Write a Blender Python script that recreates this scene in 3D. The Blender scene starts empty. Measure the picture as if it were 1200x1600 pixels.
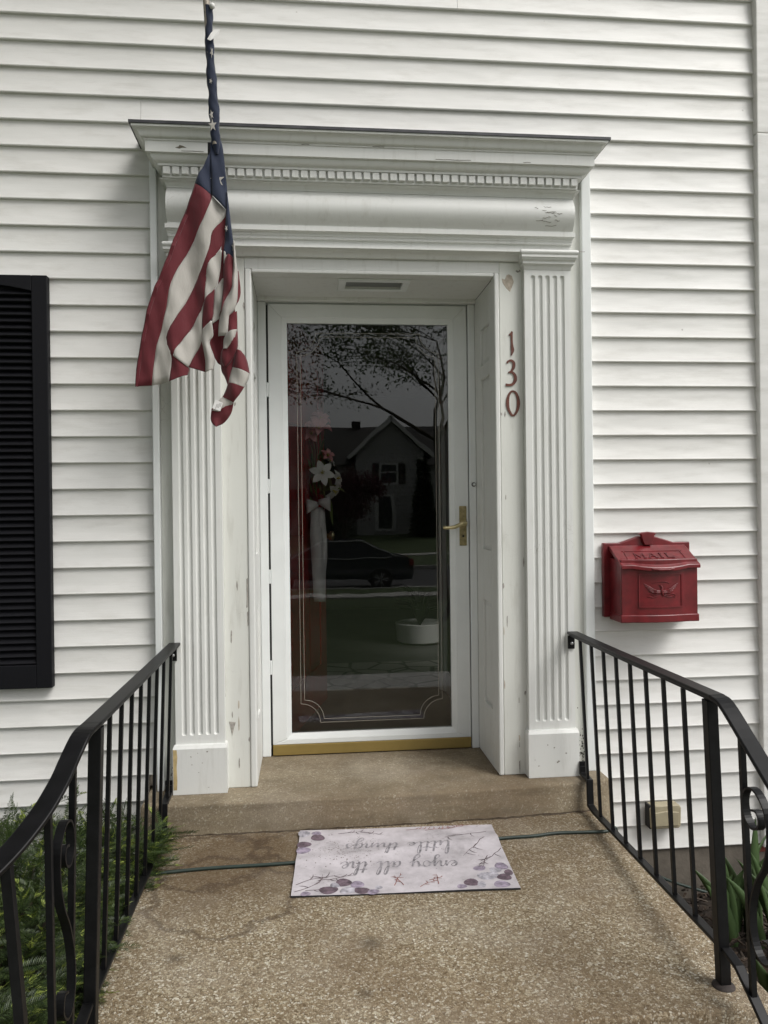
import bpy, bmesh, math, random
import numpy as np
from mathutils import Matrix, Vector, Euler
random.seed(7); rng = np.random.default_rng(11)
S = bpy.context.scene; COL = S.collection
R = math.radians

# ---------------------------------------------------------------- camera
CY, CZ = -3.075, 1.198
yaw, pitch, roll = 0.09962695, -0.00398866, -0.01202993
fw = Vector((math.sin(yaw)*math.cos(pitch), math.cos(yaw)*math.cos(pitch), math.sin(pitch)))
rt = Vector((math.cos(yaw), -math.sin(yaw), 0)); up = rt.cross(fw)
r2 = rt*math.cos(roll) + up*math.sin(roll); u2 = -rt*math.sin(roll) + up*math.cos(roll)
cam = bpy.data.cameras.new('camera'); co = bpy.data.objects.new('camera', cam); COL.objects.link(co)
cam.sensor_width = 36; cam.lens = 36*1202/1600; cam.clip_start = .05; cam.clip_end = 900
co.matrix_world = Matrix(((r2.x, u2.x, -fw.x, 0), (r2.y, u2.y, -fw.y, CY), (r2.z, u2.z, -fw.z, CZ), (0, 0, 0, 1)))
S.camera = co
# ---------------------------------------------------------------- sky, sun, exposure
SUN_EL, SUN_AZ = R(50), R(130)          # azimuth clockwise from +Y: behind the camera, to the right
W = bpy.data.worlds.new('World'); S.world = W; W.use_nodes = True
nt = W.node_tree; nt.nodes.clear()
sky = nt.nodes.new('ShaderNodeTexSky'); sky.sky_type = 'NISHITA'; sky.sun_disc = False
sky.sun_elevation = SUN_EL; sky.sun_rotation = SUN_AZ; sky.air_density = 1.0; sky.dust_density = 4.0; sky.ozone_density = 1.0
hs = nt.nodes.new('ShaderNodeHueSaturation'); hs.inputs['Saturation'].default_value = .10      # overcast: the blue is gone
bg = nt.nodes.new('ShaderNodeBackground'); bg.inputs['Strength'].default_value = .115
wo = nt.nodes.new('ShaderNodeOutputWorld')
nt.links.new(sky.outputs[0], hs.inputs['Color']); nt.links.new(hs.outputs[0], bg.inputs[0]); nt.links.new(bg.outputs[0], wo.inputs[0])
sl = bpy.data.lights.new('sun', 'SUN'); sl.energy = 1.35; sl.angle = R(28); sl.color = (1, .97, .93)
so = bpy.data.objects.new('sun', sl); COL.objects.link(so)
sd = Vector((math.sin(SUN_AZ)*math.cos(SUN_EL), math.cos(SUN_AZ)*math.cos(SUN_EL), math.sin(SUN_EL)))
so.rotation_euler = sd.to_track_quat('Z', 'Y').to_euler(); so.location = sd*30
S.view_settings.view_transform = 'Standard'; S.view_settings.look = 'None'
S.view_settings.exposure = 0.44; S.view_settings.gamma = 1
S.view_settings.use_curve_mapping = False

# ---------------------------------------------------------------- helpers
class MB:
    def __init__(s): s.v = []; s.f = []; s.m = []; s.mi = 0
    def add(s, vs, fs):
        b = len(s.v); s.v += [tuple(p) for p in vs]
        for f in fs: s.f.append(tuple(b+i for i in f)); s.m.append(s.mi)
        return s
    def box(s, x0, x1, y0, y1, z0, z1):
        return s.add([(x0,y0,z0),(x1,y0,z0),(x1,y1,z0),(x0,y1,z0),(x0,y0,z1),(x1,y0,z1),(x1,y1,z1),(x0,y1,z1)],
                     [(0,3,2,1),(4,5,6,7),(0,1,5,4),(1,2,6,5),(2,3,7,6),(3,0,4,7)])
    def obox(s, c, a, b, n, la, lb, ln):
        c = Vector(c); a = Vector(a).normalized(); b = Vector(b).normalized(); n = Vector(n).normalized()
        V = [c+a*(i*la)+b*(j*lb)+n*(k*ln) for k in (-.5,.5) for (i,j) in ((-.5,-.5),(.5,-.5),(.5,.5),(-.5,.5))]
        return s.add(V, [(0,3,2,1),(4,5,6,7),(0,1,5,4),(1,2,6,5),(2,3,7,6),(3,0,4,7)])
    def prism(s, poly, axis, a, b):
        def P(p, t):
            return {'x': (t,p[0],p[1]), 'y': (p[0],t,p[1]), 'z': (p[0],p[1],t)}[axis]
        n = len(poly)
        return s.add([P(p,a) for p in poly]+[P(p,b) for p in poly],
                     [tuple(range(n))[::-1], tuple(range(n,2*n))]+[(i,(i+1)%n,n+(i+1)%n,n+i) for i in range(n)])
    def tube(s, path, r, n=8, cap=True):
        path = [Vector(p) for p in path]; N = len(path)
        if not hasattr(r, '__len__'): r = [r]*N
        ref = None; V = []
        for i, p in enumerate(path):
            t = (path[min(i+1,N-1)]-path[max(i-1,0)]).normalized()
            if ref is None: ref = t.orthogonal().normalized()
            ref = (ref - t*ref.dot(t)).normalized(); b = t.cross(ref)
            V += [p + (ref*math.cos(2*math.pi*k/n)+b*math.sin(2*math.pi*k/n))*r[i] for k in range(n)]
        F = [(i*n+k, i*n+(k+1)%n, (i+1)*n+(k+1)%n, (i+1)*n+k) for i in range(N-1) for k in range(n)]
        if cap: F += [tuple(range(n))[::-1], tuple((N-1)*n+k for k in range(n))]
        return s.add(V, F)
    def bar(s, path, w, h, side=(1,0,0)):
        """rectangular bar swept along a path; w along 'side', h across"""
        path = [Vector(p) for p in path]; N = len(path); V = []; sd_ = Vector(side).normalized()
        for i, p in enumerate(path):
            a = (p-path[i-1]).normalized() if i else (path[1]-p).normalized()
            b = (path[i+1]-p).normalized() if i < N-1 else a
            t = (a+b).normalized(); u = (sd_ - t*sd_.dot(t)).normalized(); q = t.cross(u)
            k = 1/max(.5, t.dot(a))
            V += [p+u*(w/2*i1)+q*(h/2*j1*k) for (i1,j1) in ((-1,-1),(1,-1),(1,1),(-1,1))]
        F = [(i*4+k, i*4+(k+1)%4, (i+1)*4+(k+1)%4, (i+1)*4+k) for i in range(N-1) for k in range(4)]
        return s.add(V, F+[(3,2,1,0), tuple((N-1)*4+k for k in range(4))])
    def lathe(s, prof, c=(0,0,0), n=24, axis='z'):
        V = []
        for r_, h in prof:
            for k in range(n):
                a = 2*math.pi*k/n; p = (r_*math.cos(a), r_*math.sin(a), h)
                if axis == 'y': p = (p[0], -p[2], p[1])
                if axis == 'x': p = (p[2], p[0], p[1])
                V.append((c[0]+p[0], c[1]+p[1], c[2]+p[2]))
        m = len(prof)
        return s.add(V, [(i*n+k, i*n+(k+1)%n, (i+1)*n+(k+1)%n, (i+1)*n+k) for i in range(m-1) for k in range(n)]
                     + [tuple(range(n))[::-1], tuple((m-1)*n+k for k in range(n))])
    def grid(s, fn, nu, nv):
        V = [fn(i/nu, j/nv) for j in range(nv+1) for i in range(nu+1)]
        return s.add(V, [(j*(nu+1)+i, j*(nu+1)+i+1, (j+1)*(nu+1)+i+1, (j+1)*(nu+1)+i) for j in range(nv) for i in range(nu)])
    def build(s, name, mat, parent=None, smooth=None, recalc=True, kind=None, label=None):
        me = bpy.data.meshes.new(name); me.from_pydata(s.v, [], s.f)
        ms = mat if isinstance(mat, (list, tuple)) else [mat]
        for m in ms: me.materials.append(m)
        if len(ms) > 1: me.polygons.foreach_set('material_index', s.m)
        if recalc:
            bm = bmesh.new(); bm.from_mesh(me); bmesh.ops.recalc_face_normals(bm, faces=bm.faces); bm.to_mesh(me); bm.free()
        if smooth is not None:
            me.polygons.foreach_set('use_smooth', [True]*len(me.polygons)); me.set_sharp_from_angle(angle=R(smooth))
        me.update()
        o = bpy.data.objects.new(name, me); COL.objects.link(o)
        if parent: o.parent = parent
        if kind: o['kind'] = kind
        if label: o['label'] = label
        return o

def thing(name, label, cat, group=None, loc=(0,0,0)):
    o = bpy.data.objects.new(name, None); COL.objects.link(o); o.location = loc; o.empty_display_size = .05
    o['label'] = label; o['category'] = cat
    if group: o['group'] = group
    return o
def tag(o, label, cat, group=None):
    o['label'] = label; o['category'] = cat
    if group: o['group'] = group
    return o
def bevel(o, w, seg=2):
    m = o.modifiers.new('bevel', 'BEVEL'); m.width = w; m.segments = seg; m.limit_method = 'ANGLE'; m.angle_limit = R(40)
    return o
def copy_part(src, parent, loc=None):
    c = src.copy(); COL.objects.link(c); c.parent = parent
    if loc is not None: c.location = loc
    return c
def spline(pts, n=8):
    P_ = [np.array(p, float) for p in pts]; P_ = [2*P_[0]-P_[1]]+P_+[2*P_[-1]-P_[-2]]; out = []
    for i in range(1, len(P_)-2):
        for k in range(n):
            t = k/n; a, b, c, d = P_[i-1:i+3]
            out.append(.5*((2*b)+(c-a)*t+(2*a-5*b+4*c-d)*t*t+(3*b-a-3*c+d)*t**3))
    out.append(P_[-2]); return out
def resample(pts, n):
    p = np.array(spline(pts, 10)) if len(pts) > 2 else np.array(pts, float)
    L = np.r_[0, np.cumsum(np.linalg.norm(np.diff(p, axis=0), axis=1))]; t = np.linspace(0, L[-1], n)
    return np.stack([np.interp(t, L, p[:, i]) for i in range(p.shape[1])], 1)

# ---------------------------------------------------------------- materials
class NT:
    def __init__(s, name):
        s.mat = bpy.data.materials.new(name); s.mat.use_nodes = True; s.t = s.mat.node_tree
        s.b = s.t.nodes['Principled BSDF']; s.out = s.t.nodes['Material Output']
    def n(s, typ, **kw):
        x = s.t.nodes.new('ShaderNode'+typ)
        for k, v in kw.items():
            if k in x.inputs: x.inputs[k].default_value = v
            else: setattr(x, k, v)
        return x
    def l(s, a, b): s.t.links.new(a, b)
    def coord(s, scale=(1,1,1), kind='Object', rot=(0,0,0)):
        c = s.n('TexCoord'); m = s.n('Mapping'); m.inputs['Scale'].default_value = scale; m.inputs['Rotation'].default_value = rot
        s.l(c.outputs[kind], m.inputs['Vector']); return m.outputs[0]
    def noise(s, vec, scale, detail=4, rough=.55):
        x = s.n('TexNoise'); x.inputs['Scale'].default_value = scale; x.inputs['Detail'].default_value = detail; x.inputs['Roughness'].default_value = rough
        if vec is not None: s.l(vec, x.inputs['Vector'])
        return x.outputs['Fac']
    def ramp(s, fac, stops, interp='LINEAR'):
        x = s.n('ValToRGB'); x.color_ramp.interpolation = interp; e = x.color_ramp.elements
        for i, (p, c) in enumerate(stops):
            if i >= 2: e.new(p)
            e[i].position = p; e[i].color = (*c, 1) if len(c) == 3 else c
        s.l(fac, x.inputs[0]); return x.outputs[0]
    def step(s, fac, a, b):
        x = s.n('MapRange'); x.inputs['From Min'].default_value = a; x.inputs['From Max'].default_value = b; s.l(fac, x.inputs[0]); return x.outputs[0]
    def mix(s, fac, a, b, typ='MIX'):
        x = s.n('MixRGB', blend_type=typ)
        for i, v in ((0, fac), (1, a), (2, b)):
            if hasattr(v, 'links') or hasattr(v, 'is_linked'): s.l(v, x.inputs[i])
            else: x.inputs[i].default_value = v if i == 0 else (*v, 1)
        return x.outputs[0]
    def math(s, op, a, b=0.0):
        x = s.n('Math', operation=op)
        for i, v in ((0, a), (1, b)):
            if hasattr(v, 'is_linked'): s.l(v, x.inputs[i])
            else: x.inputs[i].default_value = v
        return x.outputs[0]
    def bump(s, h, strength, dist=.01, nrm=None):
        x = s.n('Bump'); x.inputs['Strength'].default_value = strength; x.inputs['Distance'].default_value = dist; s.l(h, x.inputs['Height'])
        if nrm is not None: s.l(nrm, x.inputs['Normal'])
        s.l(x.outputs[0], s.b.inputs['Normal']); return x.outputs[0]
    def color(s, c):
        if hasattr(c, 'is_linked'): s.l(c, s.b.inputs['Base Color'])
        else: s.b.inputs['Base Color'].default_value = (*c, 1)
        return s
    def set(s, **kw):
        for k, v in kw.items(): s.b.inputs[k.replace('_', ' ')].default_value = v
        return s

def simple(name, col, rough=.5, metal=0, bump=None, vary=.0, vs=8, coat=0, spec=.5):
    m = NT(name); m.set(Roughness=rough, Metallic=metal); m.b.inputs['Specular IOR Level'].default_value = spec
    if coat: m.b.inputs['Coat Weight'].default_value = coat
    if vary:
        v = m.coord(); f = m.noise(v, vs, 5)
        lo = tuple(max(0, c*(1-vary)) for c in col); hi = tuple(min(1, c*(1+vary)) for c in col)
        m.color(m.ramp(f, [(.3, lo), (.7, hi)]))
    else: m.color(col)
    if bump:
        v = m.coord(); m.bump(m.noise(v, bump[0], 4), bump[1], bump[2] if len(bump) > 2 else .004)
    return m.mat

def siding_mat():
    m = NT('white_siding'); v = m.coord(); vg = m.coord((3, 60, 90))
    big = m.noise(v, 1.1, 4); g = m.noise(vg, 3, 5, .6); fine = m.noise(v, 260, 2)
    info = m.n('ObjectInfo')
    base = m.mix(big, (.67, .665, .635), (.755, .75, .73))
    base = m.mix(m.math('MULTIPLY', info.outputs['Random'], .35), base, (.73, .715, .68))
    sp = m.n('TexVoronoi', feature='F1'); sp.inputs['Scale'].default_value = 9; m.l(v, sp.inputs['Vector'])
    dots = m.math('MULTIPLY', m.step(sp.outputs['Distance'], .05, .02), m.step(m.noise(v, 4.3, 2), .52, .62))
    dirt = m.math('MULTIPLY', m.step(m.noise(m.coord((2, 2, 9)), 2.2, 6, .7), .50, .80), .40)
    base = m.mix(dirt, base, (.42, .40, .35)); base = m.mix(m.math('MULTIPLY', dots, .75), base, (.22, .19, .16))
    m.color(base).set(Roughness=.5)
    h = m.math('ADD', m.math('MULTIPLY', g, .7), m.math('MULTIPLY', fine, .4))
    wav = m.n('Bump'); wav.inputs['Strength'].default_value = .25; wav.inputs['Distance'].default_value = .03; m.l(m.noise(m.coord((1, 1, 4)), 2.5, 2), wav.inputs['Height'])
    m.bump(h, .22, .0022, wav.outputs[0]); return m.mat
def paint_mat(name='white_trim_paint', dirty=.35, tint=(.675, .68, .655)):
    m = NT(name); v = m.coord(); vs = m.coord((9, 9, 1.2))
    big = m.noise(v, 1.7, 5); st = m.noise(vs, 3.5, 6, .65)
    base = m.mix(big, tuple(c*.95 for c in tint), tuple(min(1, c*1.05) for c in tint))
    base = m.mix(m.math('MULTIPLY', m.step(st, .54, .8), dirty), base, (.36, .345, .29))
    cr = m.n('TexVoronoi', feature='DISTANCE_TO_EDGE'); cr.inputs['Scale'].default_value = 22
    nz = m.n('TexNoise'); nz.inputs['Scale'].default_value = 8; m.l(v, nz.inputs['Vector'])
    wv = m.mix(.12, v, nz.outputs['Color'], 'ADD'); m.l(wv, cr.inputs['Vector'])
    crack = m.math('MULTIPLY', m.step(cr.outputs['Distance'], .012, .004), m.step(m.noise(v, 2.6, 3), .62, .7))
    base = m.mix(m.math('MULTIPLY', crack, .5), base, (.25, .22, .18))
    m.color(base).set(Roughness=.48)
    h = m.math('ADD', m.math('MULTIPLY', m.noise(vs, 14, 4), .6), m.math('MULTIPLY', m.noise(v, 60, 3), .5))
    h = m.math('SUBTRACT', h, m.math('MULTIPLY', crack, .8))
    m.bump(h, .3, .0018); return m.mat
def aggregate_mat(name, stone=1.0, smooth=False):
    m = NT(name); v = m.coord()
    nz = m.n('TexNoise'); nz.inputs['Scale'].default_value = 40; m.l(v, nz.inputs['Vector'])
    wv = m.mix(.012, v, nz.outputs['Color'], 'ADD')
    def vor(scale, feat='F1'):
        x = m.n('TexVoronoi', feature=feat); x.inputs['Scale'].default_value = scale; m.l(wv, x.inputs['Vector']); return x
    a = vor(178); ae = vor(178, 'DISTANCE_TO_EDGE'); b = vor(330)
    sep = m.n('SeparateColor'); m.l(a.outputs['Color'], sep.inputs[0]); sepb = m.n('SeparateColor'); m.l(b.outputs['Color'], sepb.inputs[0])
    st = m.ramp(sep.outputs[0], [(0, (.13, .092, .05)), (.2, (.25, .19, .115)), (.45, (.37, .30, .195)), (.7, (.46, .40, .285)), (.88, (.56, .51, .40)), (1, (.66, .62, .52))])
    sb = m.ramp(sepb.outputs[1], [(0, (.14, .10, .055)), (.5, (.30, .235, .145)), (1, (.50, .43, .31))])
    mortar = m.mix(m.noise(v, 30, 4), (.17, .122, .07), (.26, .20, .12))
    sel = m.step(sep.outputs[2], .30 if stone > .5 else .62, .34 if stone > .5 else .66)
    base = m.mix(sel, m.mix(.55, mortar, sb), st)
    edge = m.step(ae.outputs['Distance'], .0, .10)
    base = m.mix(m.math('MULTIPLY', m.math('SUBTRACT', 1.0, edge), .65), base, (.13, .095, .06))
    if smooth: base = m.mix(.55, base, m.mix(m.noise(v, 9, 6, .7), (.24, .20, .14), (.40, .345, .25)))
    # weathering: brown water stains with soft irregular outlines
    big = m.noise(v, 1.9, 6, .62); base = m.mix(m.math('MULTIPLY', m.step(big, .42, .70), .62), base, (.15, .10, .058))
    if not smooth:
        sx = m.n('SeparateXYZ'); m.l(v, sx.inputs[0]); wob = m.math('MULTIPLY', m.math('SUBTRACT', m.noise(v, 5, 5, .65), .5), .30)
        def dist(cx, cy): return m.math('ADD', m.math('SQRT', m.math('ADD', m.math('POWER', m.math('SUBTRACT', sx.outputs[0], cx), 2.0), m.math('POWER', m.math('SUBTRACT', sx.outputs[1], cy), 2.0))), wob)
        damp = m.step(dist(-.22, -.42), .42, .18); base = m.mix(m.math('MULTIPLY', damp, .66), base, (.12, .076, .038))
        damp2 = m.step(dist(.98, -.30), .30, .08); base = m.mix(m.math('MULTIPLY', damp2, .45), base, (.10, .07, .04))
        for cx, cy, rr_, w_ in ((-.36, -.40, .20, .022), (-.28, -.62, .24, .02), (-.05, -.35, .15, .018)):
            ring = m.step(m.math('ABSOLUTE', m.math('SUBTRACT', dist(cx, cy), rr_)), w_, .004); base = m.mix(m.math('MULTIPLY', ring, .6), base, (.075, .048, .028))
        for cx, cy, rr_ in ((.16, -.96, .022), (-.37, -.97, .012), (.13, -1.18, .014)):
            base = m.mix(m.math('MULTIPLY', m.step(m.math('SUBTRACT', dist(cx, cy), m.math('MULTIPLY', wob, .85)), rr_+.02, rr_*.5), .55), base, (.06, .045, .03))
    else:
        gr = m.noise(m.coord((1, 1, 5)), 4, 6, .7); base = m.mix(m.math('MULTIPLY', m.step(gr, .42, .70), .7), base, (.12, .092, .058))
    pale = m.noise(m.coord((1, 1, 1), rot=(0, 0, 1)), 3.1, 4); base = m.mix(m.math('MULTIPLY', m.step(pale, .5, .75), .22), base, (.55, .50, .42))
    m.color(base).set(Roughness=.85); m.b.inputs['Specular IOR Level'].default_value = .3
    h = m.math('ADD', m.math('MULTIPLY', m.math('MINIMUM', m.math('MULTIPLY', edge, 1.0), 1.0), .55 if not smooth else .4), m.math('MULTIPLY', sep.outputs[1], .35 if not smooth else .25))
    h = m.math('ADD', h, m.math('MULTIPLY', m.noise(v, 300, 3), .3)); m.bump(h, .8, .004); return m.mat
def cloth_mat(name, col, rough=.8, sheer=.08):
    m = NT(name); v = m.coord((900, 900, 900)); f = m.noise(m.coord(), 14, 4)
    c = m.mix(f, tuple(x*.86 for x in col), tuple(min(1, x*1.1) for x in col)); m.color(c).set(Roughness=rough)
    m.b.inputs['Sheen Weight'].default_value = .25; m.bump(m.math('ADD', m.math('MULTIPLY', m.noise(v, 1, 2), .06), m.noise(m.coord((22, 22, 7)), 1, 5, .6)), .55, .010)
    tr = m.n('BsdfTranslucent'); m.l(c, tr.inputs[0]); tp = m.n('BsdfTransparent')
    a = m.n('MixShader'); a.inputs[0].default_value = .22; m.l(m.b.outputs[0], a.inputs[1]); m.l(tr.outputs[0], a.inputs[2])
    b = m.n('MixShader'); b.inputs[0].default_value = sheer; m.l(a.outputs[0], b.inputs[1]); m.l(tp.outputs[0], b.inputs[2]); m.l(b.outputs[0], m.out.inputs[0]); return m.mat
def leaf_mat(name, lo, hi, trans=.25, rough=.5):
    m = NT(name); info = m.n('NewGeometry'); c = m.ramp(info.outputs['Random Per Island'], [(0, lo), (1, hi)]); m.color(c).set(Roughness=rough)
    tr = m.n('BsdfTranslucent'); m.l(c, tr.inputs[0]); a = m.n('MixShader'); a.inputs[0].default_value = trans
    m.l(m.b.outputs[0], a.inputs[1]); m.l(tr.outputs[0], a.inputs[2]); m.l(a.outputs[0], m.out.inputs[0]); return m.mat
def glass_mat():
    m = NT('door_glass'); fr = m.n('Fresnel'); fr.inputs['IOR'].default_value = 1.62
    v = m.coord((1, 1, 1)); b = m.n('Bump'); b.inputs['Strength'].default_value = .035; b.inputs['Distance'].default_value = .01
    m.l(m.noise(v, 3.2, 2), b.inputs['Height'])
    gl = m.n('BsdfGlossy'); gl.inputs['Roughness'].default_value = .0; m.l(b.outputs[0], gl.inputs['Normal'])
    tp = m.n('BsdfTransparent'); tp.inputs[0].default_value = (.93, .95, .94, 1)
    x = m.n('MixShader'); m.l(fr.outputs[0], x.inputs[0]); m.l(tp.outputs[0], x.inputs[1]); m.l(gl.outputs[0], x.inputs[2]); m.l(x.outputs[0], m.out.inputs[0]); return m.mat

M_SID = siding_mat(); M_PAINT = paint_mat(); M_PAINTD = paint_mat('weathered_trim_paint', .5, (.66, .665, .62))
M_ALU = simple('white_enamel', (.74, .76, .75), .35, vary=.03, bump=(90, .05, .001))
M_DARK = simple('dark_gap', (.02, .02, .02), .9)
M_FLASH = simple('dark_flashing', (.045, .045, .05), .55, vary=.4, vs=20)
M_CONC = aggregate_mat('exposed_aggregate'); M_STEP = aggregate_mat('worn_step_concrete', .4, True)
M_FOUND = simple('grey_foundation', (.125, .108, .088), .9, vary=.35, vs=7, bump=(40, .5, .006))
M_BRICK = simple('red_brick', (.26, .07, .05), .85, vary=.3, vs=20, bump=(60, .4))
M_IRON = simple('black_iron_paint', (.0045, .0045, .005), .42, vary=.4, vs=30, bump=(120, .15, .001), spec=.22)
M_BOLT = simple('zinc_bolt', (.45, .45, .46), .4, .9)
M_SHUT = simple('black_shutter_vinyl', (.004, .004, .006), .65, bump=(150, .1, .001), spec=.25)
M_RED = simple('mailbox_red_paint', (.14, .008, .012), .34, vary=.28, vs=26, bump=(260, .16, .0008), spec=.6)
M_REDD = simple('door_red_paint', (.38, .018, .016), .3, vary=.12, vs=6)
M_NUM = simple('brown_number_paint', (.12, .034, .020), .55, vary=.3, vs=60)
M_BRASS = simple('aged_brass', (.56, .48, .27), .30, .9, vary=.3, vs=25)
M_BRASSP = simple('tarnished_brass_plate', (.30, .25, .13), .5, .7, vary=.35, vs=60)
M_GOLD = simple('gold_anodised_sweep', (.36, .265, .09), .42, .55, vary=.08, vs=12)
M_GLASS = glass_mat()
M_TAN = simple('tan_plastic', (.33, .29, .195), .6, vary=.12, vs=18)
M_CORD = simple('dark_green_rubber', (.018, .032, .025), .5, vary=.2, vs=30)
M_WOODX = simple('bare_weathered_wood', (.46, .40, .33), .9, vary=.25, vs=60)
M_CLR = cloth_mat('flag_red', (.145, .012, .020)); M_CLW = cloth_mat('flag_white', (.54, .515, .475)); M_CLN = cloth_mat('flag_navy', (.016, .026, .06))
M_WHT = simple('white_print', (.75, .74, .72), .7)
M_POLE = simple('tan_pole', (.33, .29, .24), .45, .3)

# ================================================================ THE SETTING
def ground_z(y):
    return float(np.interp(-y, [-60, 3.6, 17.8, 17.9, 26.0, 26.1, 33.5, 40, 400], [-.46, -.46, -1.03, -1.17, -1.17, -1.05, -1.0, -.3, -.3]))
def lawn_mat():
    m = NT('lawn'); v = m.coord(); f = m.noise(v, .35, 5); g = m.noise(v, 30, 4)
    c = m.mix(f, (.035, .06, .018), (.07, .105, .03)); m.color(m.mix(g, c, (.05, .075, .02), 'MIX')).set(Roughness=.95); m.bump(g, .6, .04); return m.mat
M_LAWN = lawn_mat(); M_SOIL = simple('dark_mulch_soil', (.035, .025, .018), .95, vary=.5, vs=30, bump=(45, .8, .02))
M_ASPH = simple('asphalt', (.05, .05, .052), .9, vary=.2, vs=6, bump=(200, .4)); M_WALK = simple('pale_concrete', (.42, .41, .38), .9, vary=.15, vs=3, bump=(120, .3))
g = MB(); ys = [60, 12, 6, 0, -3.6, -10, -17.8, -17.9, -26, -26.1, -33.5, -40, -120, -400]; xs = [-300, -60, -20, -8, 0, 8, 20, 60, 300]
g.add([(x, y, ground_z(y)) for y in ys for x in xs], [(j*9+i, j*9+i+1, (j+1)*9+i+1, (j+1)*9+i) for j in range(len(ys)-1) for i in range(8)])
g.build('ground', M_LAWN, kind='structure')
MB().add([(-200, -17.95, -1.165), (200, -17.95, -1.165), (200, -25.95, -1.165), (-200, -25.95, -1.165)], [(0,1,2,3)]).build('street', M_ASPH, kind='structure')
def strip(name, y0, y1, dz, mat, x0=-200, x1=200, th=.12):
    a, b = ground_z(y0)+dz, ground_z(y1)+dz
    return MB().add([(x0,y0,a-th),(x1,y0,a-th),(x1,y1,b-th),(x0,y1,b-th),(x0,y0,a),(x1,y0,a),(x1,y1,b),(x0,y1,b)],
        [(0,3,2,1),(4,5,6,7),(0,1,5,4),(1,2,6,5),(2,3,7,6),(3,0,4,7)]).build(name, mat, kind='structure')
strip('sidewalk', -14.3, -15.5, .03, M_WALK); strip('sidewalk', -32.2, -33.4, .03, M_WALK)
for y0, y1 in ((-17.72, -17.93), (-25.97, -26.2)):
    MB().box(-200, 200, min(y0, y1), max(y0, y1), -1.3, -1.02).build('kerb', M_WALK, kind='structure')
strip('path', -1.98, -3.9, .02, M_WALK, -1.2, 14)
# planting beds either side of the steps
for n_, x0, x1 in (('planting_bed', -3.2, -.56), ('planting_bed', 1.13, 3.6)):
    b = MB(); b.grid(lambda u, v: (x0+(x1-x0)*u, -1.75+1.77*v, -.43+.035*math.sin(9*u+3*v)*math.sin(7*v)+.02*math.sin(23*u)*math.sin(19*v)), 16, 12)
    b.build(n_, M_SOIL, kind='structure', smooth=60)
# landing slab and the steps below it
def rounded_slab(name, pts, z0, z1, r, mat, sub=3):
    b = MB(); n = len(pts); c = np.mean(pts, axis=0); P_ = np.array(pts)
    rings = [(z0, 0.0)]+[(z1-r+r*math.sin(a), r*(1-math.cos(a))) for a in np.linspace(0, math.pi/2, sub+1)]
    V = []
    for z, ins in rings:
        for p in P_:
            d = c-p; V.append((p[0]+np.sign(d[0])*ins, p[1]+np.sign(d[1])*ins, z))
    F = [(k*n+i, k*n+(i+1)%n, (k+1)*n+(i+1)%n, (k+1)*n+i) for k in range(len(rings)-1) for i in range(n)]
    F += [tuple(range(n))[::-1], tuple((len(rings)-1)*n+i for i in range(n))]
    return b.add(V, F).build(name, mat, kind='structure', smooth=50)
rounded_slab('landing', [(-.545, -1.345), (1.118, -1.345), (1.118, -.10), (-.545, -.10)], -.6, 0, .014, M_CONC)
for i, (z, y0) in enumerate(((-.17, -1.67), (-.33, -1.97))):
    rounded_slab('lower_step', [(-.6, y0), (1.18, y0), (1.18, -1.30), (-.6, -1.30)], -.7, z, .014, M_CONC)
rounded_slab('door_step', [(-.625, -.165), (-.60, -.183), (.3, -.183), (.75, -.170), (1.05, -.146), (1.165, -.134), (1.188, -.118), (1.188, .36), (-.625, .36)], -.6, .115, .012, M_STEP)

# grime caught in the joint at the foot of the riser
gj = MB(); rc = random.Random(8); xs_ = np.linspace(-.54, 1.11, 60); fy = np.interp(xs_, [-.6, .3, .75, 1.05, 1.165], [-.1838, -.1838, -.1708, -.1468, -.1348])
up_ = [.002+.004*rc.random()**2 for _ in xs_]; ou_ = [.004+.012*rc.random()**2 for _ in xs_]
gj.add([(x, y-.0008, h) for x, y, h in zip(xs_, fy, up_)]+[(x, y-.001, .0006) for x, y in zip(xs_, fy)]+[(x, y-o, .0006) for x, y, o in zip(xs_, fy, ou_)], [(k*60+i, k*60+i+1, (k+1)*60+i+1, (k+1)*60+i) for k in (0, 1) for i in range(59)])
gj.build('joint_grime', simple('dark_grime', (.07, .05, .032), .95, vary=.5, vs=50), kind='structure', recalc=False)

# ================================================================ HOUSE WALL
house = thing('house_wall', 'white horizontal clapboard house wall around the doorway', 'wall')
XL, XR = -3.4, 1.894
def clap(x0, x1, zb):
    # one course of siding: sloped face, rounded butt, underside
    prof = [(.0135, .1046), (.0105, .06), (.0035, .012), (.0002, .004), (.0015, .0006), (.005, 0), (.022, .0012), (.022, .1046)]
    prof = [(a, zb+b) for a, b in prof]
    return MB().prism(prof, 'x', x0, x1).build('clapboard', M_SID, house, smooth=40)
for k in range(-10, 36):
    zb = 3.3194-.1016*k
    if zb >= 2.60:
        cuts = [XL, XR]
        if k == 6: cuts = [XL, -.626, XR]
        if k == 1: cuts = [XL, .632, XR]
        if k == -4: cuts = [XL, -.9, XR]
        for a, b in zip(cuts[:-1], cuts[1:]): clap(a+(.0006 if a > XL else 0), b-(.0006 if b < XR else 0), zb)
    else:
        clap(XL, -.590 if zb > .10 else -.632, zb); clap(1.1665 if zb > .10 else 1.197, XR, zb)
MB().box(XL, -.63, .023, .12, -.24, 5).build('sheathing', M_WOODX, house)
MB().box(-.63, -.262, .03, .12, .12, 2.6).build('sheathing', M_WOODX, house)
MB().box(.816, 1.197, .03, .12, .12, 2.6).build('sheathing', M_WOODX, house)
MB().box(1.197, XR+.1, .023, .12, -.24, 5).build('sheathing', M_WOODX, house)
MB().box(-.63, 1.197, .024, .12, 2.6, 5).build('sheathing', M_WOODX, house)
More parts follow.
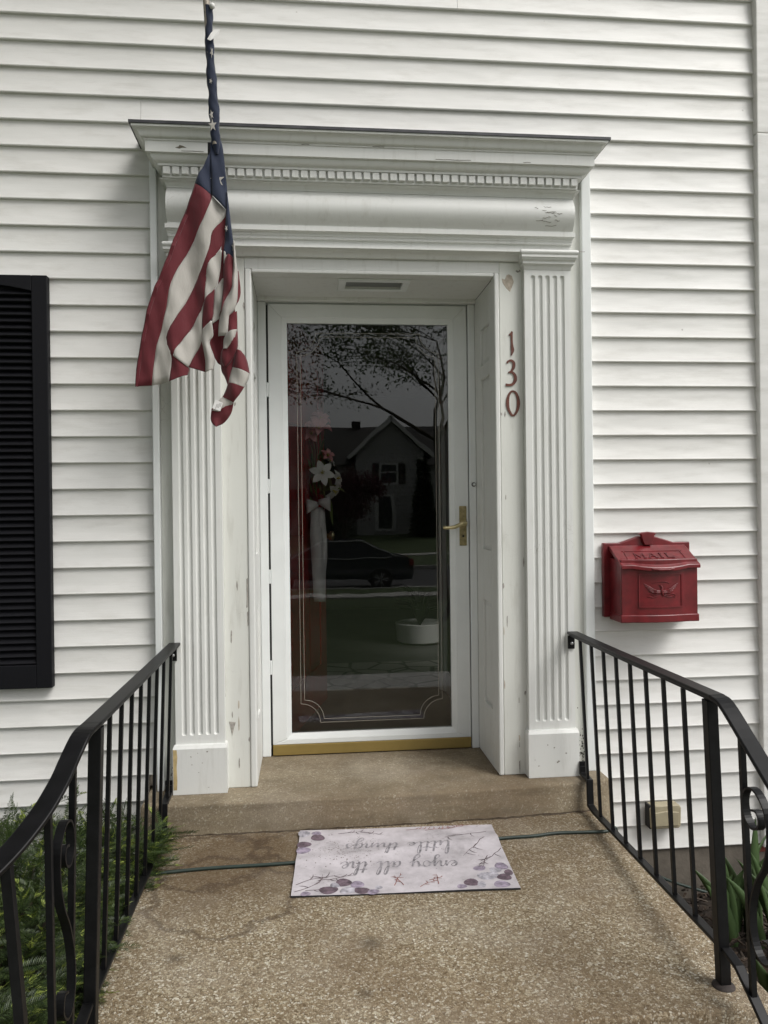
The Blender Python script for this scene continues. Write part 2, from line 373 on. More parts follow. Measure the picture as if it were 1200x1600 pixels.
MB().box(-.262, .816, .03, .12, 2.165, 2.6).build('sheathing', M_WOODX, house)
for z0, z1 in ((-.245, 2.7535), (2.7555, 4.6)):
    bevel(MB().box(XR, XR+.115, -.022, .10, z0, z1).build('corner_board', M_SID, house), .004)
for a in ((.1005, 1.6, -.24, 4.6), (2.3, 5.4, -.24, 4.6), (1.6, 2.3, -.24, 1.05), (1.6, 2.3, 1.9, 4.6)):  # leaves an unseen opening, added to let daylight into the hall
    MB().box(XR+.0955, XR+.115, *a).build('side_wall', M_SID, house)
bevel(MB().box(XL, -.626, .012, .3, -.9, -.2372).build('foundation', M_FOUND, house), .004)
bevel(MB().box(1.189, 1.83, .012, .3, -.9, -.2372).build('foundation', M_FOUND, house), .004)
bevel(MB().box(1.862, 2.02, .0, .2, -.272, -.247).build('brick', M_BRICK, house), .003)
bevel(MB().box(1.8305, 2.02, .005, .2, -.9, -.2725).build('foundation', M_FOUND, house), .003)

# ================================================================ DOOR SURROUND
sur = thing('door_surround', 'white painted classical door surround with fluted pilasters and dentil cornice', 'door surround')
PXL, PXR = -.515, 1.070            # outer edges of the two pilasters
def sweep(prof, xl=PXL, xr=PXR, yb=.02):
    """prof rows: (y, z, e): front at y, height z, ends run out by e with mitred returns"""
    V = []; F = []
    for y, z, e in prof: V += [(xl-e, yb, z), (xl-e, y, z), (xr+e, y, z), (xr+e, yb, z)]
    for i in range(len(prof)-1):
        a = i*4; b = a+4
        F += [(a, a+1, b+1, b), (a+1, a+2, b+2, b+1), (a+2, a+3, b+3, b+2), (a+3, a, b, b+3)]
    n = (len(prof)-1)*4; return MB().add(V, F+[(0, 3, 2, 1), (n, n+1, n+2, n+3)])
def arc(y0, z0, y1, z1, n, bow):
    """points from 0 to 1 bowed sideways (cyma / quarter rounds)"""
    out = []
    for i in range(n+1):
        t = i/n; dx, dz = y1-y0, z1-z0; L = math.hypot(dx, dz); o = bow*math.sin(math.pi*t)
        out.append((y0+dx*t-dz/L*o, z0+dz*t+dx/L*o))
    return out
corn = [(-.118, 2.4500)]+[(-.125, 2.4500), (-.125, 2.4880)]+[(-.138, 2.4885), (-.138, 2.4965)]+arc(-.138, 2.4965, -.158, 2.5230, 6, .006)
corn += [(-.170, 2.5245), (-.170, 2.5640)]+[(-.1735, 2.5650), (-.1735, 2.5700)]+arc(-.1735, 2.5700, -.188, 2.586, 4, .004)+arc(-.188, 2.586, -.203, 2.600, 4, -.004)+[(-.206, 2.6010), (-.206, 2.6085)]
E_ = lambda y: max(0, (-y-.118))*1.18
cor = sweep([(y, z, E_(y)) for y, z in corn]).build('cornice', M_PAINT, sur, smooth=28)
fl = MB().add([(-.627, .01, 2.6088), (-.627, -.2105, 2.6088), (1.182, -.2105, 2.6088), (1.182, .01, 2.6088), (-.627, .01, 2.650), (-.627, -.2105, 2.6195), (1.182, -.2105, 2.6195), (1.182, .01, 2.650)],
    [(0,3,2,1),(4,5,6,7),(0,1,5,4),(1,2,6,5),(2,3,7,6),(3,0,4,7)]); fl.build('flashing', M_FLASH, cor)
db = MB().box(-.0129, .0129, -.0125, .0, 0, .0275)
d0 = bevel(db.build('dentil', M_PAINT, cor), .0012, 1); nd = 47
for i in range(nd):
    x = PXL-.006+.0145+(PXR-PXL+.012-.029)*i/(nd-1)
    o = d0 if i == 0 else copy_part(d0, cor)
    o.location = (x, -.1252, 2.4588+random.uniform(-.0006, .0006))
fz = arc(-.088, 2.2955, -.088, 2.4262, 18, .031)
fr = [(-.088, 2.2925)]+fz+[(-.092, 2.4268), (-.092, 2.4320)]+arc(-.094, 2.4325, -.112, 2.4470, 5, -.004)+[(-.1175, 2.4475), (-.1175, 2.4496)]
sweep([(y, z, 0 if z < 2.4263 else max(0, -y-.092)*.8) for y, z in fr]).build('frieze', M_PAINT, sur, smooth=28)
ar = [(-.045, 2.1885), (-.047, 2.1905)]+arc(-.047, 2.1905, -.080, 2.2130, 6, -.006)+[(-.084, 2.2135), (-.084, 2.2210), (-.062, 2.2235)]
b = sweep([(y, z, 0) for y, z in ar], -.340, .872); b.build('drip_moulding', M_PAINT, sur, smooth=28)
ar = [(-.062, 2.2238), (-.062, 2.2490), (-.074, 2.2495), (-.074, 2.2590), (-.0775, 2.2600), (-.0775, 2.2655)]+arc(-.0775, 2.2655, -.0905, 2.2735, 4, -.003)+[(-.093, 2.2740), (-.093, 2.2905), (-.088, 2.2923)]
sweep([(y, z, max(0, -y-.07)*.35) for y, z in ar]).build('architrave', M_PAINT, sur, smooth=28)
# pilasters
def pilaster(xa, xb):
    xc = (xa+xb)/2; w = xb-xa; r = .0094; pitch = .0302; z0, z1 = .336, 2.128
    xsamp = [-w/2, -w/2+.004]
    for i in range(5):
        c = (i-2)*pitch; xsamp += [c-r-.0012]+[c+r*math.cos(a) for a in np.linspace(math.pi, 0, 11)]+[c+r+.0012]
    xsamp += [w/2-.004, w/2]; xsamp = sorted(xsamp)
    zs = [.298, z0-.012]+[z0+r-r*math.cos(a) for a in np.linspace(0, math.pi/2, 7)]+list(np.linspace(.5, 2.0, 6))+[z1-r+r*math.cos(a) for a in np.linspace(math.pi/2, 0, 7)]+[z1+.01, 2.158]
    def depth(x, z):
        i = round(x/pitch); i = max(-2, min(2, i)); dx = x-i*pitch
        dz = max(0, z0+r-z, z-(z1-r)); q = r*r-dx*dx-dz*dz
        return math.sqrt(q)*.95 if q > 0 else 0
    b = MB(); nu = len(xsamp)-1; nv = len(zs)-1
    b.add([(xc+x, -.062+depth(x, z), z) for z in zs for x in xsamp], [(j*(nu+1)+i, j*(nu+1)+i+1, (j+1)*(nu+1)+i+1, (j+1)*(nu+1)+i) for j in range(nv) for i in range(nu)])
    b.add([(xa, -.062, .298), (xa, .02, .298), (xa, .02, 2.158), (xa, -.062, 2.158)], [(0,1,2,3)])
    b.add([(xb, -.062, .298), (xb, .02, .298), (xb, .02, 2.158), (xb, -.062, 2.158)], [(3,2,1,0)])
    p = b.build('pilaster', M_PAINT, sur, smooth=35, recalc=False)
    cp = [(-.064, 2.1500), (-.066, 2.1560)]+arc(-.066, 2.1560, -.078, 2.1690, 4, -.003)+[(-.081, 2.1695), (-.081, 2.1800)]+arc(-.081, 2.1800, -.092, 2.1910, 4, .003)+[(-.096, 2.1915), (-.096, 2.2010), (-.098, 2.203)]+arc(-.098, 2.203, -.098, 2.2195, 5, .004)+[(-.090, 2.2205)]
    sweep([(y, z, max(0, -y-.062)*.55) for y, z in cp], xa, xb).build('capital', M_PAINT, p, smooth=28)
    pl = [(-.082, .1165), (-.082, .2900), (-.074, .3020), (-.066, .3035)]
    sweep([(y, z, max(0, -y-.062)*.45) for y, z in pl], xa, xb).build('plinth', M_PAINT, p)
    return p
pl_l = pilaster(-.512, -.326); pl_r = pilaster(.877, 1.068)
# flat casing boards with beads round the opening
bevel(MB().box(-.327, -.232, -.030, .02, .1155, 2.1880).build('casing_board', M_PAINTD, sur), .003)
bevel(MB().box(.782, .878, -.030, .02, .1155, 2.1880).build('casing_board', M_PAINTD, sur), .003)
bevel(MB().box(-.2318, .7818, -.0305, .02, 2.1435, 2.1882).build('casing_board', M_PAINT, sur), .002)
for x0, x1 in ((-.2315, -.206), (.760, .7805)):
    bevel(MB().box(x0, x1, -.036, .03, .1158, 2.1432).build('bead', M_PAINT, sur), .006, 3)
bevel(MB().box(-.2055, .7595, -.034, .03, 2.1285, 2.1433).build('bead', M_PAINT, sur), .004, 3)
# set-back side boards and outer trim strips
for x0, x1 in ((-.563, -.505), (1.062, 1.126)):
    MB().box(x0, x1, -.010, .03, .1155, 2.60).build('side_board', M_PAINTD, sur)
for x0, x1 in ((-.590, -.5635), (1.1265, 1.1660)):
    bevel(MB().box(x0, x1, -.034, .025, .1155, 2.58).build('trim_strip', M_ALU, sur), .004)
# panelled reveals
def reveal(x, sgn):
    """sgn=+1: right-hand reveal (its face looks to -x)"""
    Y0, Y1 = .0305, .338; t = .014
    def bx(b, y0, y1, z0, z1, d0=0): b.box(min(x+sgn*d0, x+sgn*(.05)), max(x+sgn*d0, x+sgn*.05), y0, y1, z0, z1)
    pans = [(.355, .800), (1.02, 1.755), (1.812, 1.969)]
    b = MB(); bx(b, Y0, .070, .1158, 2.128); bx(b, .225, Y1, .1158, 2.128); z = .1158
    for p0, p1 in pans: bx(b, .0702, .2248, z, p0); z = p1
    bx(b, .0702, .2248, z, 2.128)
    rv = bevel(b.build('reveal', M_PAINT, sur), .003)
    for p0, p1 in pans:
        q = MB(); ya, yb = .0704, .2246; d = x+sgn*.013; f = x+sgn*.006; e = x+sgn*.03
        V = [(e,ya,p0),(e,yb,p0),(e,yb,p1),(e,ya,p1),(d,ya,p0),(d,yb,p0),(d,yb,p1),(d,ya,p1),
             (f,ya+.022,p0+.022),(f,yb-.022,p0+.022),(f,yb-.022,p1-.022),(f,ya+.022,p1-.022)]
        q.add(V, [(0,1,2,3),(0,4,5,1),(1,5,6,2),(2,6,7,3),(3,7,4,0),(4,8,9,5),(5,9,10,6),(6,10,11,7),(7,11,8,4),(8,11,10,9)])
        q.build('panel', M_PAINT, rv)
reveal(.761, 1); reveal(-.207, -1)
# soffit with its recessed light
sof = MB()
for a in ((-.2065, .165, .0302, .302, 2.1285, 2.16), (.405, .7605, .0302, .302, 2.1285, 2.16), (.1652, .4048, .0302, .058, 2.1285, 2.16), (.1652, .4048, .158, .302, 2.1285, 2.16)):
    sof.box(*a)
sof = sof.build('soffit', M_PAINT, sur)
lf = MB()
for a in ((.138, .432, .022, .058, 2.122, 2.1283), (.138, .432, .158, .188, 2.122, 2.1283), (.138, .170, .0582, .1578, 2.122, 2.1283), (.402, .432, .0582, .1578, 2.122, 2.1283)): lf.box(*a)
bevel(lf.build('light_frame', M_ALU, sof), .003)
MB().box(.1705, .4015, .0585, .1575, 2.134, 2.139).build('diffuser', simple('grey_lens', (.16, .165, .16), .35, bump=(300, .4, .001)), sof)
bevel(MB().box(-.2065, .7605, .3025, .345, 2.1125, 2.165).build('head_moulding', M_PAINT, sur), .004)
# loose and missing paint
def chip(parent, pts, y, mat=M_WOODX, th=.0008, name='paint_chip'):
    c = np.mean(pts, axis=0); b = MB(); n = len(pts)
    b.add([(p[0], y, p[1]) for p in pts]+[(p[0]+(c[0]-p[0])*.06, y-th, p[1]+(c[1]-p[1])*.06) for p in pts], [tuple(range(n, 2*n))]+[(i, (i+1)%n, n+(i+1)%n, n+i) for i in range(n)])
    return b.build(name, mat, parent)
chip(sur, [(.793, 2.122), (.806, 2.118), (.813, 2.136), (.822, 2.140), (.835, 2.134), (.843, 2.110), (.838, 2.095), (.827, 2.069), (.812, 2.082), (.797, 2.104)], -.0302)
chip(sur, [(-.314, .376), (-.300, .374), (-.287, .372), (-.294, .350), (-.302, .318), (-.306, .340)], -.0302, simple('grey_bare_wood', (.32, .30, .27), .9, vary=.3, vs=90))
chip(sur, [(-.2395, .93), (-.234, .935), (-.2335, .86), (-.236, .82), (-.241, .818), (-.239, .85)], -.0302, bpy.data.materials['grey_bare_wood'])
chip(sur, [(-.2385, .80), (-.2340, .805), (-.2335, .75), (-.237, .745)], -.0302, bpy.data.materials['grey_bare_wood'])
chip(sur, [(.850, 2.153), (.856, 2.158), (.861, 2.152), (.868, 2.160), (.872, 2.153), (.866, 2.150), (.858, 2.147)], -.0302, bpy.data.materials['grey_bare_wood'])
def flake(parent, pts, w, y, mat=M_DARK):
    return MB().bar([(p[0], y, p[1]) for p in pts], w, .0012, side=(0, 0, 1)).build('paint_crack', mat, parent)
M_CRK = simple('crack_brown', (.16, .14, .11), .9)  # dull brown of the cracks in the paint
def frieze_y(z): return -.088-.031*math.sin(math.pi*(z-2.2955)/.1307)
rc = random.Random(12)
for k in range(13):
    x, z, L = rc.uniform(.885, 1.02), rc.uniform(2.305, 2.385), rc.uniform(.012, .045); pts = []; zz = z
    for t in range(9): pts.append((x+L*t/8, zz)); zz += rc.gauss(0, .0012)
    MB().bar([(p[0], frieze_y(p[1])-.0003, p[1]) for p in pts], .0008+.0008*rc.random(), .001, side=(0, 0, 1)).build('paint_crack', M_CRK, sur)
chip(sur, [(-.468, 2.541), (-.455, 2.545), (-.452, 2.551), (-.440, 2.548), (-.425, 2.541), (-.442, 2.541), (-.452, 2.537)], -.1703, M_CRK)
chip(pl_l, [(-.5195, .135), (-.506, .135), (-.5045, .17), (-.5065, .22), (-.5035, .26), (-.506, .288), (-.5195, .289)], -.0823, simple('ochre_water_stain', (.45, .34, .16), .7, vary=.25, vs=40), .0004, 'stain')
ml = MB(); rc = random.Random(3)
for k in range(150):
    x, z = rc.uniform(1.073, 1.122), .125+abs(rc.gauss(0, .075)); s_ = rc.uniform(.0008, .0032); a = rc.uniform(0, 6)
    ml.add([(x+s_*math.cos(a+t), -.0106, z+1.6*s_*math.sin(a+t)) for t in (0, 1.5, 2.9, 4.6)], [(0, 1, 2, 3)])
for k in range(40):
    x, z = rc.uniform(-.555, -.516), .125+abs(rc.gauss(0, .05)); s_ = rc.uniform(.0008, .003); a = rc.uniform(0, 6)
    ml.add([(x+s_*math.cos(a+t), -.0106, z+1.6*s_*math.sin(a+t)) for t in (0, 1.5, 2.9, 4.6)], [(0, 1, 2, 3)])
ml.build('mildew_specks', simple('mildew', (.05, .045, .035), .9), sur, kind='stuff', recalc=False)
for x in (.285, .585): MB().lathe([(.004, 0), (.004, .002), (.001, .003)], (x, -.150, 2.512), 10, 'y').build('nail_head', M_PAINTD, cor)

# scattered small losses along edges and boards
rc = random.Random(31)
for k in range(26):
    xe = rc.choice((-.236, -.300, -.329, .786, .80, .871, .845, -.2755)); z = rc.choice((rc.uniform(.13, .5), rc.uniform(.3, 2.1))); w_, h_ = rc.uniform(.0015, .005), rc.uniform(.006, .035)
    if .80 < xe < .87 and 1.5 < z < 1.95: continue
    pts = [(xe+w_*math.cos(t)*rc.uniform(.5, 1.2), z+h_*math.sin(t)*rc.uniform(.5, 1.2)) for t in np.linspace(0, 5.6, 8)]
    chip(sur, pts, -.0302, rc.choice((M_WOODX, bpy.data.materials['grey_bare_wood'], bpy.data.materials['grey_bare_wood'])), .0005)
for k in range(14):
    x, z, L = rc.choice((rc.uniform(-.5, -.35), rc.uniform(.89, 1.05))), rc.uniform(.14, .28), rc.uniform(.004, .012)
    chip(pl_l if x < 0 else pl_r, [(x+L*.5*math.cos(t)*rc.uniform(.4, 1.2), z+L*.35*math.sin(t)*rc.uniform(.4, 1.2)) for t in np.linspace(0, 5.6, 7)], -.0823, bpy.data.materials['grey_bare_wood'], .0004)
for k in range(10):
    x, L = rc.uniform(-.45, 1.1), rc.uniform(.02, .09); zz = rc.choice((2.5275, 2.5655, 2.2245)); yy = {2.5275: -.1706, 2.5655: -.1742, 2.2245: -.0628}[zz]
    MB().bar([(x+L*t/6, yy, zz+.0012+rc.uniform(0, .0015)) for t in range(7)], .0014, .001, side=(0, 0, 1)).build('paint_crack', M_CRK, sur)

# ================================================================ HOUSE NUMBERS
def ribbon(pts, ws, name, parent, mat, y, th=.004):
    p = resample(pts, 28); w = np.interp(np.linspace(0, 1, 28), np.linspace(0, 1, len(ws)), ws); V = []; n = len(p)
    for i in range(n):
        t = p[min(i+1, n-1)]-p[max(i-1, 0)]; t = t/np.linalg.norm(t); q = np.array([-t[1], t[0]])*w[i]/2
        for yy in (y, y-th): V += [(p[i][0]+q[0], yy, p[i][1]+q[1]), (p[i][0]-q[0], yy, p[i][1]-q[1])]
    F = []
    for i in range(n-1):
        a = i*4; c = a+4; F += [(a+2, c+2, c+3, a+3), (a, a+1, c+1, c), (a, c, c+2, a+2), (a+1, a+3, c+3, c+1)]
    return MB().add(V, F+[(0, 2, 3, 1), (n*4-4, n*4-3, n*4-1, n*4-2)])
GR = 'brown house numbers on the right casing'
b = ribbon([(.8315, 1.905), (.831, 1.88), (.832, 1.85), (.834, 1.83), (.828, 1.812)], [.0075, .008, .0085, .0135, .004], '', None, None, -.0302); b2 = ribbon([(.8335, 1.908), (.828, 1.9), (.8205, 1.893)], [.007, .008, .006], '', None, None, -.0303)
b.add(b2.v, b2.f)
tag(b.build('house_number', M_NUM), 'brown-red numeral 1, topmost of the house numbers on the right casing', 'house number', GR)
b = ribbon([(.8105, 1.781), (.817, 1.789), (.828, 1.791), (.838, 1.782), (.8375, 1.764), (.829, 1.750), (.8165, 1.742)], [.006, .008, .010, .012, .011, .008, .006], '', None, None, -.0302)
b2 = ribbon([(.8165, 1.743), (.832, 1.743), (.843, 1.730), (.844, 1.712), (.833, 1.696), (.818, 1.692), (.804, 1.6935)], [.005, .009, .012, .013, .011, .009, .010], '', None, None, -.0303); b.add(b2.v, b2.f)
tag(b.build('house_number', M_NUM), 'brown-red numeral 3 between the 1 and the 0 beside the door', 'house number', GR)
el = [(.8335+.0225*math.sin(a), 1.6205+.0475*math.cos(a)-(.004 if abs(a-math.pi) < .3 else 0)) for a in np.linspace(0, 2*math.pi, 25)]
b = ribbon(el, [.007, .010, .013, .010, .008, .010, .013, .010, .007], '', None, None, -.0302)
tag(b.build('house_number', M_NUM), 'brown-red numeral 0, lowest of the house numbers on the right casing', 'house number', GR)

# ================================================================ STORM DOOR
sd_ = thing('storm_door', 'white full-view storm door with one large etched glass pane and brass handle', 'door')
for x0, x1 in ((-.2065, -.170), (.7275, .7605)):
    fm = bevel(MB().box(x0, x1, .330, .40, .1155, 2.112).build('door_frame', M_ALU, sd_), .004)
bevel(MB().box(-.1695, .7270, .345, .40, 2.1085, 2.14).build('door_frame', M_ALU, sd_), .003)
bevel(MB().box(.7605, .79, .338, .40, .1155, 2.1124).build('door_stop', M_PAINTD, sd_), .003)
bevel(MB().box(-.24, -.207, .338, .40, .1155, 2.1124).build('door_stop', M_PAINTD, sd_), .003)
X0, X1, ZB, ZT = -.1615, .7235, .1660, 2.1055; GX0, GX1, GZ0, GZ1 = -.079, .638, .2120, 2.0225
def mitre(name, a, b, c, d, y0, y1):      # one mitred frame member, front quad a b c d
    return MB().add([(p[0], y0, p[1]) for p in (a, b, c, d)]+[(p[0], y1, p[1]) for p in (a, b, c, d)], [(0,1,2,3),(7,6,5,4),(0,4,5,1),(1,5,6,2),(2,6,7,3),(3,7,4,0)])
o_ = [(X0, ZB), (X1, ZB), (X1, ZT), (X0, ZT)]; ib = .022; i_ = [(GX0-ib, GZ0-ib), (GX1+ib, GZ0-ib), (GX1+ib, GZ1+ib), (GX0-ib, GZ1+ib)]; g_ = [(GX0, GZ0), (GX1, GZ0), (GX1, GZ1), (GX0, GZ1)]
for k in range(4):
    j = (k+1) % 4
    bevel(mitre('', o_[k], o_[j], i_[j], i_[k], .333, .366).build(('bottom_rail', 'latch_stile', 'top_rail', 'hinge_stile')[k], M_ALU, sd_), .003)
    q = MB().add([(i_[k][0], .3345, i_[k][1]), (i_[j][0], .3345, i_[j][1]), (g_[j][0], .3425, g_[j][1]), (g_[k][0], .3425, g_[k][1]), (i_[k][0], .365, i_[k][1]), (i_[j][0], .365, i_[j][1]), (g_[j][0], .365, g_[j][1]), (g_[k][0], .365, g_[k][1])],
        [(0,1,2,3),(4,7,6,5),(0,4,5,1),(2,6,7,3),(0,3,7,4),(1,5,6,2)]); q.build('glazing_bead', M_ALU, sd_)
MB().box(GX0-.004, GX1+.004, .3500, .3540, GZ0-.004, GZ1+.004).build('glass_pane', M_GLASS, sd_)
bevel(MB().box(X0, X1, .331, .362, .1195, .1652).build('door_sweep', M_GOLD, sd_), .002)
MB().box(-.1698, .7273, .368, .40, .1152, .135).build('threshold', M_FLASH, sd_)
for z0, z1 in ((.165, .48), (.53, .88), (.93, 1.27), (1.335, 1.69), (1.762, 2.10)):
    MB().box(-.1700, -.1622, .3372, .36, z0, z1).build('hinge_gap', M_DARK, sd_)
for z in (.505, .905, 1.3025, 1.726): bevel(MB().box(-.1700, -.1618, .3322, .36, z-.03, z+.033).build('hinge', M_ALU, sd_), .003)
# etched double border on the glass, notched corners
M_ETCH = simple('etched_groove', (.40, .37, .31), .3, spec=.8)
def etch(ins, r):
    x0, x1, z0, z1 = GX0+ins, GX1-ins, GZ0+ins, GZ1-ins; p = []
    for cx, cz, a0 in ((x0, z0, 90), (x1, z0, 180), (x1, z1, 270), (x0, z1, 0)):
        p += [(cx+r*math.cos(R(a0-t)), cz+r*math.sin(R(a0-t))) for t in np.linspace(0, 90, 9)]
    # corner arcs run the wrong way round: order each from the incoming side
    q = []
    for k, (cx, cz, sx, sz) in enumerate(((x0, z0, 1, 1), (x1, z0, -1, 1), (x1, z1, -1, -1), (x0, z1, 1, -1))):
        ang = np.linspace(0, math.pi/2, 9); a = [(cx+sx*r*math.cos(t), cz+sz*r*math.sin(t)) for t in ang]
        q += a[::-1] if k % 2 == 0 else a
    return q+[q[0]]
for ins, r in ((.042, .085), (.058, .085)):
    MB().bar([(x, .3494, z) for x, z in etch(ins, r)], .0016, .0012, side=(0, 1, 0)).build('etched_line', M_ETCH, sd_)
# handle
hp = bevel(MB().prism([(.679+.001, 1.029), (.713, 1.029), (.713, 1.207), (.680, 1.207)], 'y', .3275, .3330).build('handle_plate', M_BRASSP, sd_), .006, 3)
lev = MB(); lev.tube(spline([(.700, .330, 1.131), (.700, .300, 1.131), (.690, .289, 1.130), (.672, .287, 1.123), (.650, .288, 1.114), (.625, .289, 1.111), (.600, .289, 1.1115)], 6), [.010]*6+[.0095]*12+[.0085]*10+[.0075]*9, 12)
lev.lathe([(.004, 0), (.0085, .004), (.0085, .010), (.004, .013)], (.598, .289, 1.1115), 12, 'x'); lev.build('lever', M_BRASS, sd_, smooth=50)
MB().lathe([(.016, 0), (.016, .006), (.012, .012), (.011, .02)], (.700, .3270, 1.131), 20, 'y').build('rosette', M_BRASS, sd_, smooth=40)
MB().lathe([(.005, 0), (.005, .002), (.001, .0025)], (.6965, .3270, 1.072), 12, 'y').build('keyhole', M_DARK, sd_)
tag(MB().lathe([(.010, 0), (.010, .004), (.007, .006), (.007, .010), (.003, .011)], (.747, .3298, 1.303), 16, 'y').build('doorbell', [simple('bell_rim', (.10, .10, .10), .4)]), 'small round doorbell button on the frame right of the storm door', 'doorbell')
MB().lathe([(.0055, 0), (.0055, .004), (.003, .005)], (.747, .3192, 1.303), 14, 'y').build('button', M_ALU, bpy.data.objects['doorbell'])

# ================================================================ MAILBOX
mb = thing('mailbox', 'red cast metal wall mailbox with sloping lid and eagle emblem, right of the door', 'mailbox')
mx0, mx1 = 1.209, 1.581; mc = (mx0+mx1)/2
bp = [(mx0, .742), (mx1, .742), (mx1, 1.047), (mc+.115, 1.047), (mc+.035, 1.072), (mc-.035, 1.072), (mc-.115, 1.047), (mx0, 1.047)]
bevel(MB().prism(bp, 'y', -.020, .004).build('back_plate', M_RED, mb), .004)
bevel(MB().prism([(mc-.040, 1.083), (mc-.030, 1.079), (mc-.022, 1.052), (mc-.014, 1.036), (mc+.014, 1.036), (mc+.022, 1.052), (mc+.030, 1.079), (mc+.040, 1.083), (mc+.026, 1.089), (mc, 1.092), (mc-.026, 1.089)], 'y', -.034, -.0195).build('crest', M_RED, mb), .003)
def plan(f, bow, n=14, inset=.05):       # bowed front outline (x, y)
    w = .1585; pts = [(-w, -.0195), (-w, f), (-w+inset, f)]
    pts += [(-w+inset+(2*w-2*inset)*t, f-bow*math.sin(math.pi*t)**.8) for t in np.linspace(.06, .94, n)]
    return pts+[(w-inset, f), (w, f), (w, -.0195)]
bod = bevel(MB().prism([(mc+a, b) for a, b in plan(-.134, .014)], 'z', .744, .985).build('body', M_RED, mb, smooth=35), .003)
bevel(MB().prism([(mc+a*1.025, b if b > -.03 else b-.004) for a, b in plan(-.134, .014)], 'z', .734, .764).build('base_band', M_RED, mb, smooth=35), .003)
pa = MB(); lid_lo = [(a*1.035, b if b > -.03 else b-.010) for a, b in plan(-.140, .018)]
def lid_z(y): return 1.036-(-.02-y)*.56
V = [(mc+a, y, lid_z(y)-.016) for a, y in lid_lo]+[(mc+a, y, lid_z(y)) for a, y in lid_lo]; n = len(lid_lo)
pa.add(V, [tuple(range(n))[::-1], tuple(range(n, 2*n))]+[(i, (i+1)%n, n+(i+1)%n, n+i) for i in range(n)])
lid = bevel(pa.build('lid', M_RED, mb, smooth=35), .003)
bevel(MB().bar([(mc-.045, -.166, .949), (mc-.02, -.172, .945), (mc+.02, -.172, .945), (mc+.045, -.166, .949)], .010, .006, side=(0, 1, 0)).build('finger_lip', M_RED, lid), .002)
# MAIL in raised letters on the lid, inside a raised border
def lidbar(b, p, q, w=.0045, h=.003):
    P_ = [Vector((mc+a, y, lid_z(y)+h/2)) for a, y in (p, q)]; d = (P_[1]-P_[0]); nrm = Vector((0, -.489, .872)).normalized(); nrm.y = -abs(nrm.y)
    b.obox((P_[0]+P_[1])/2, d, nrm.cross(d), nrm, d.length+w*.8, w, h)
lt = MB(); ya, yb = -.106, -.078
def L(segs, ox):
    for (a, b_, c, d) in segs: lidbar(lt, (ox+a*.030, ya+(yb-ya)*b_), (ox+c*.030, ya+(yb-ya)*d))
L([(0, 0, 0, 1), (0, 1, .6, .2), (.6, .2, 1.2, 1), (1.2, 1, 1.2, 0), (-.12, 0, .12, 0), (1.08, 0, 1.32, 0)], -.082)
L([(0, 0, .5, 1), (.5, 1, 1, 0), (.22, .4, .78, .4), (-.1, 0, .12, 0), (.88, 0, 1.1, 0)], -.026)
L([(0, 0, 0, 1), (-.14, 0, .14, 0), (-.14, 1, .14, 1)], .026)
L([(0, 0, 0, 1), (0, 0, .8, 0), (-.12, 1, .12, 1), (.8, 0, .8, .25)], .052)
lt.build('lettering', simple('dark_red_letter', (.10, .010, .013), .5), lid)
bd = MB()
for p, q in (((-.125, -.062), (.125, -.062)), ((.118, -.062), (.122, -.122)), ((-.118, -.062), (-.122, -.122))): lidbar(bd, p, q, .003, .002)
bd.build('lid_border', M_RED, lid)
# front panel with eagle
def front_y(a):
    w = .1585-.05; t = (a+w)/(2*w); return -.134-(.014*math.sin(math.pi*t)**.8 if 0 < t < 1 else 0)
fp = MB(); px, z0, z1 = .088, .795, .925
for (a0, zz0, a1, zz1) in ((-px, z0, px, z0), (-px, z1, px, z1), (-px, z0, -px, z1), (px, z0, px, z1)):
    fp.bar([(mc+a0+(a1-a0)*t, front_y(a0+(a1-a0)*t)-.0008, zz0+(zz1-zz0)*t) for t in np.linspace(0, 1, 9)], .0055, .0048, side=(0, 1, 0) if a0 != a1 else (1, 0, 0))
fp.build('panel_border', M_RED, bod)
em = MB()
def rel(pts, r): em.tube([(mc+a, front_y(a)-.0012, z) for a, z in spline(pts, 5)], list(np.interp(np.linspace(0, 1, (len(pts)-1)*5+1), np.linspace(0, 1, len(r)), r)), 6)
for s in (-1, 1):
    for k in range(4):
        rel([(s*.006, .858-.002*k), (s*.03, .864-.004*k), (s*(.052-.002*k), .878-.006*k), (s*(.071-.006*k), .889-.009*k)], [.0035, .004, .003, .001])
    rel([(s*.004, .850), (s*.028, .842), (s*.048, .848), (s*.060, .840)], [.001, .0018, .0018, .001])
    rel([(s*.010, .842), (s*.034, .834), (s*.052, .838), (s*.056, .832)], [.001, .0018, .0015, .001])
rel([(-.004, .882), (.002, .873), (.001, .860), (.004, .848), (.008, .838)], [.003, .0045, .006, .005, .002])
rel([(-.034, .890), (-.015, .8955), (.015, .8955), (.034, .889)], [.001, .002, .002, .001])
rel([(-.004, .882), (-.010, .882)], [.003, .001])
em.build('eagle_emblem', M_RED, bod, smooth=60)

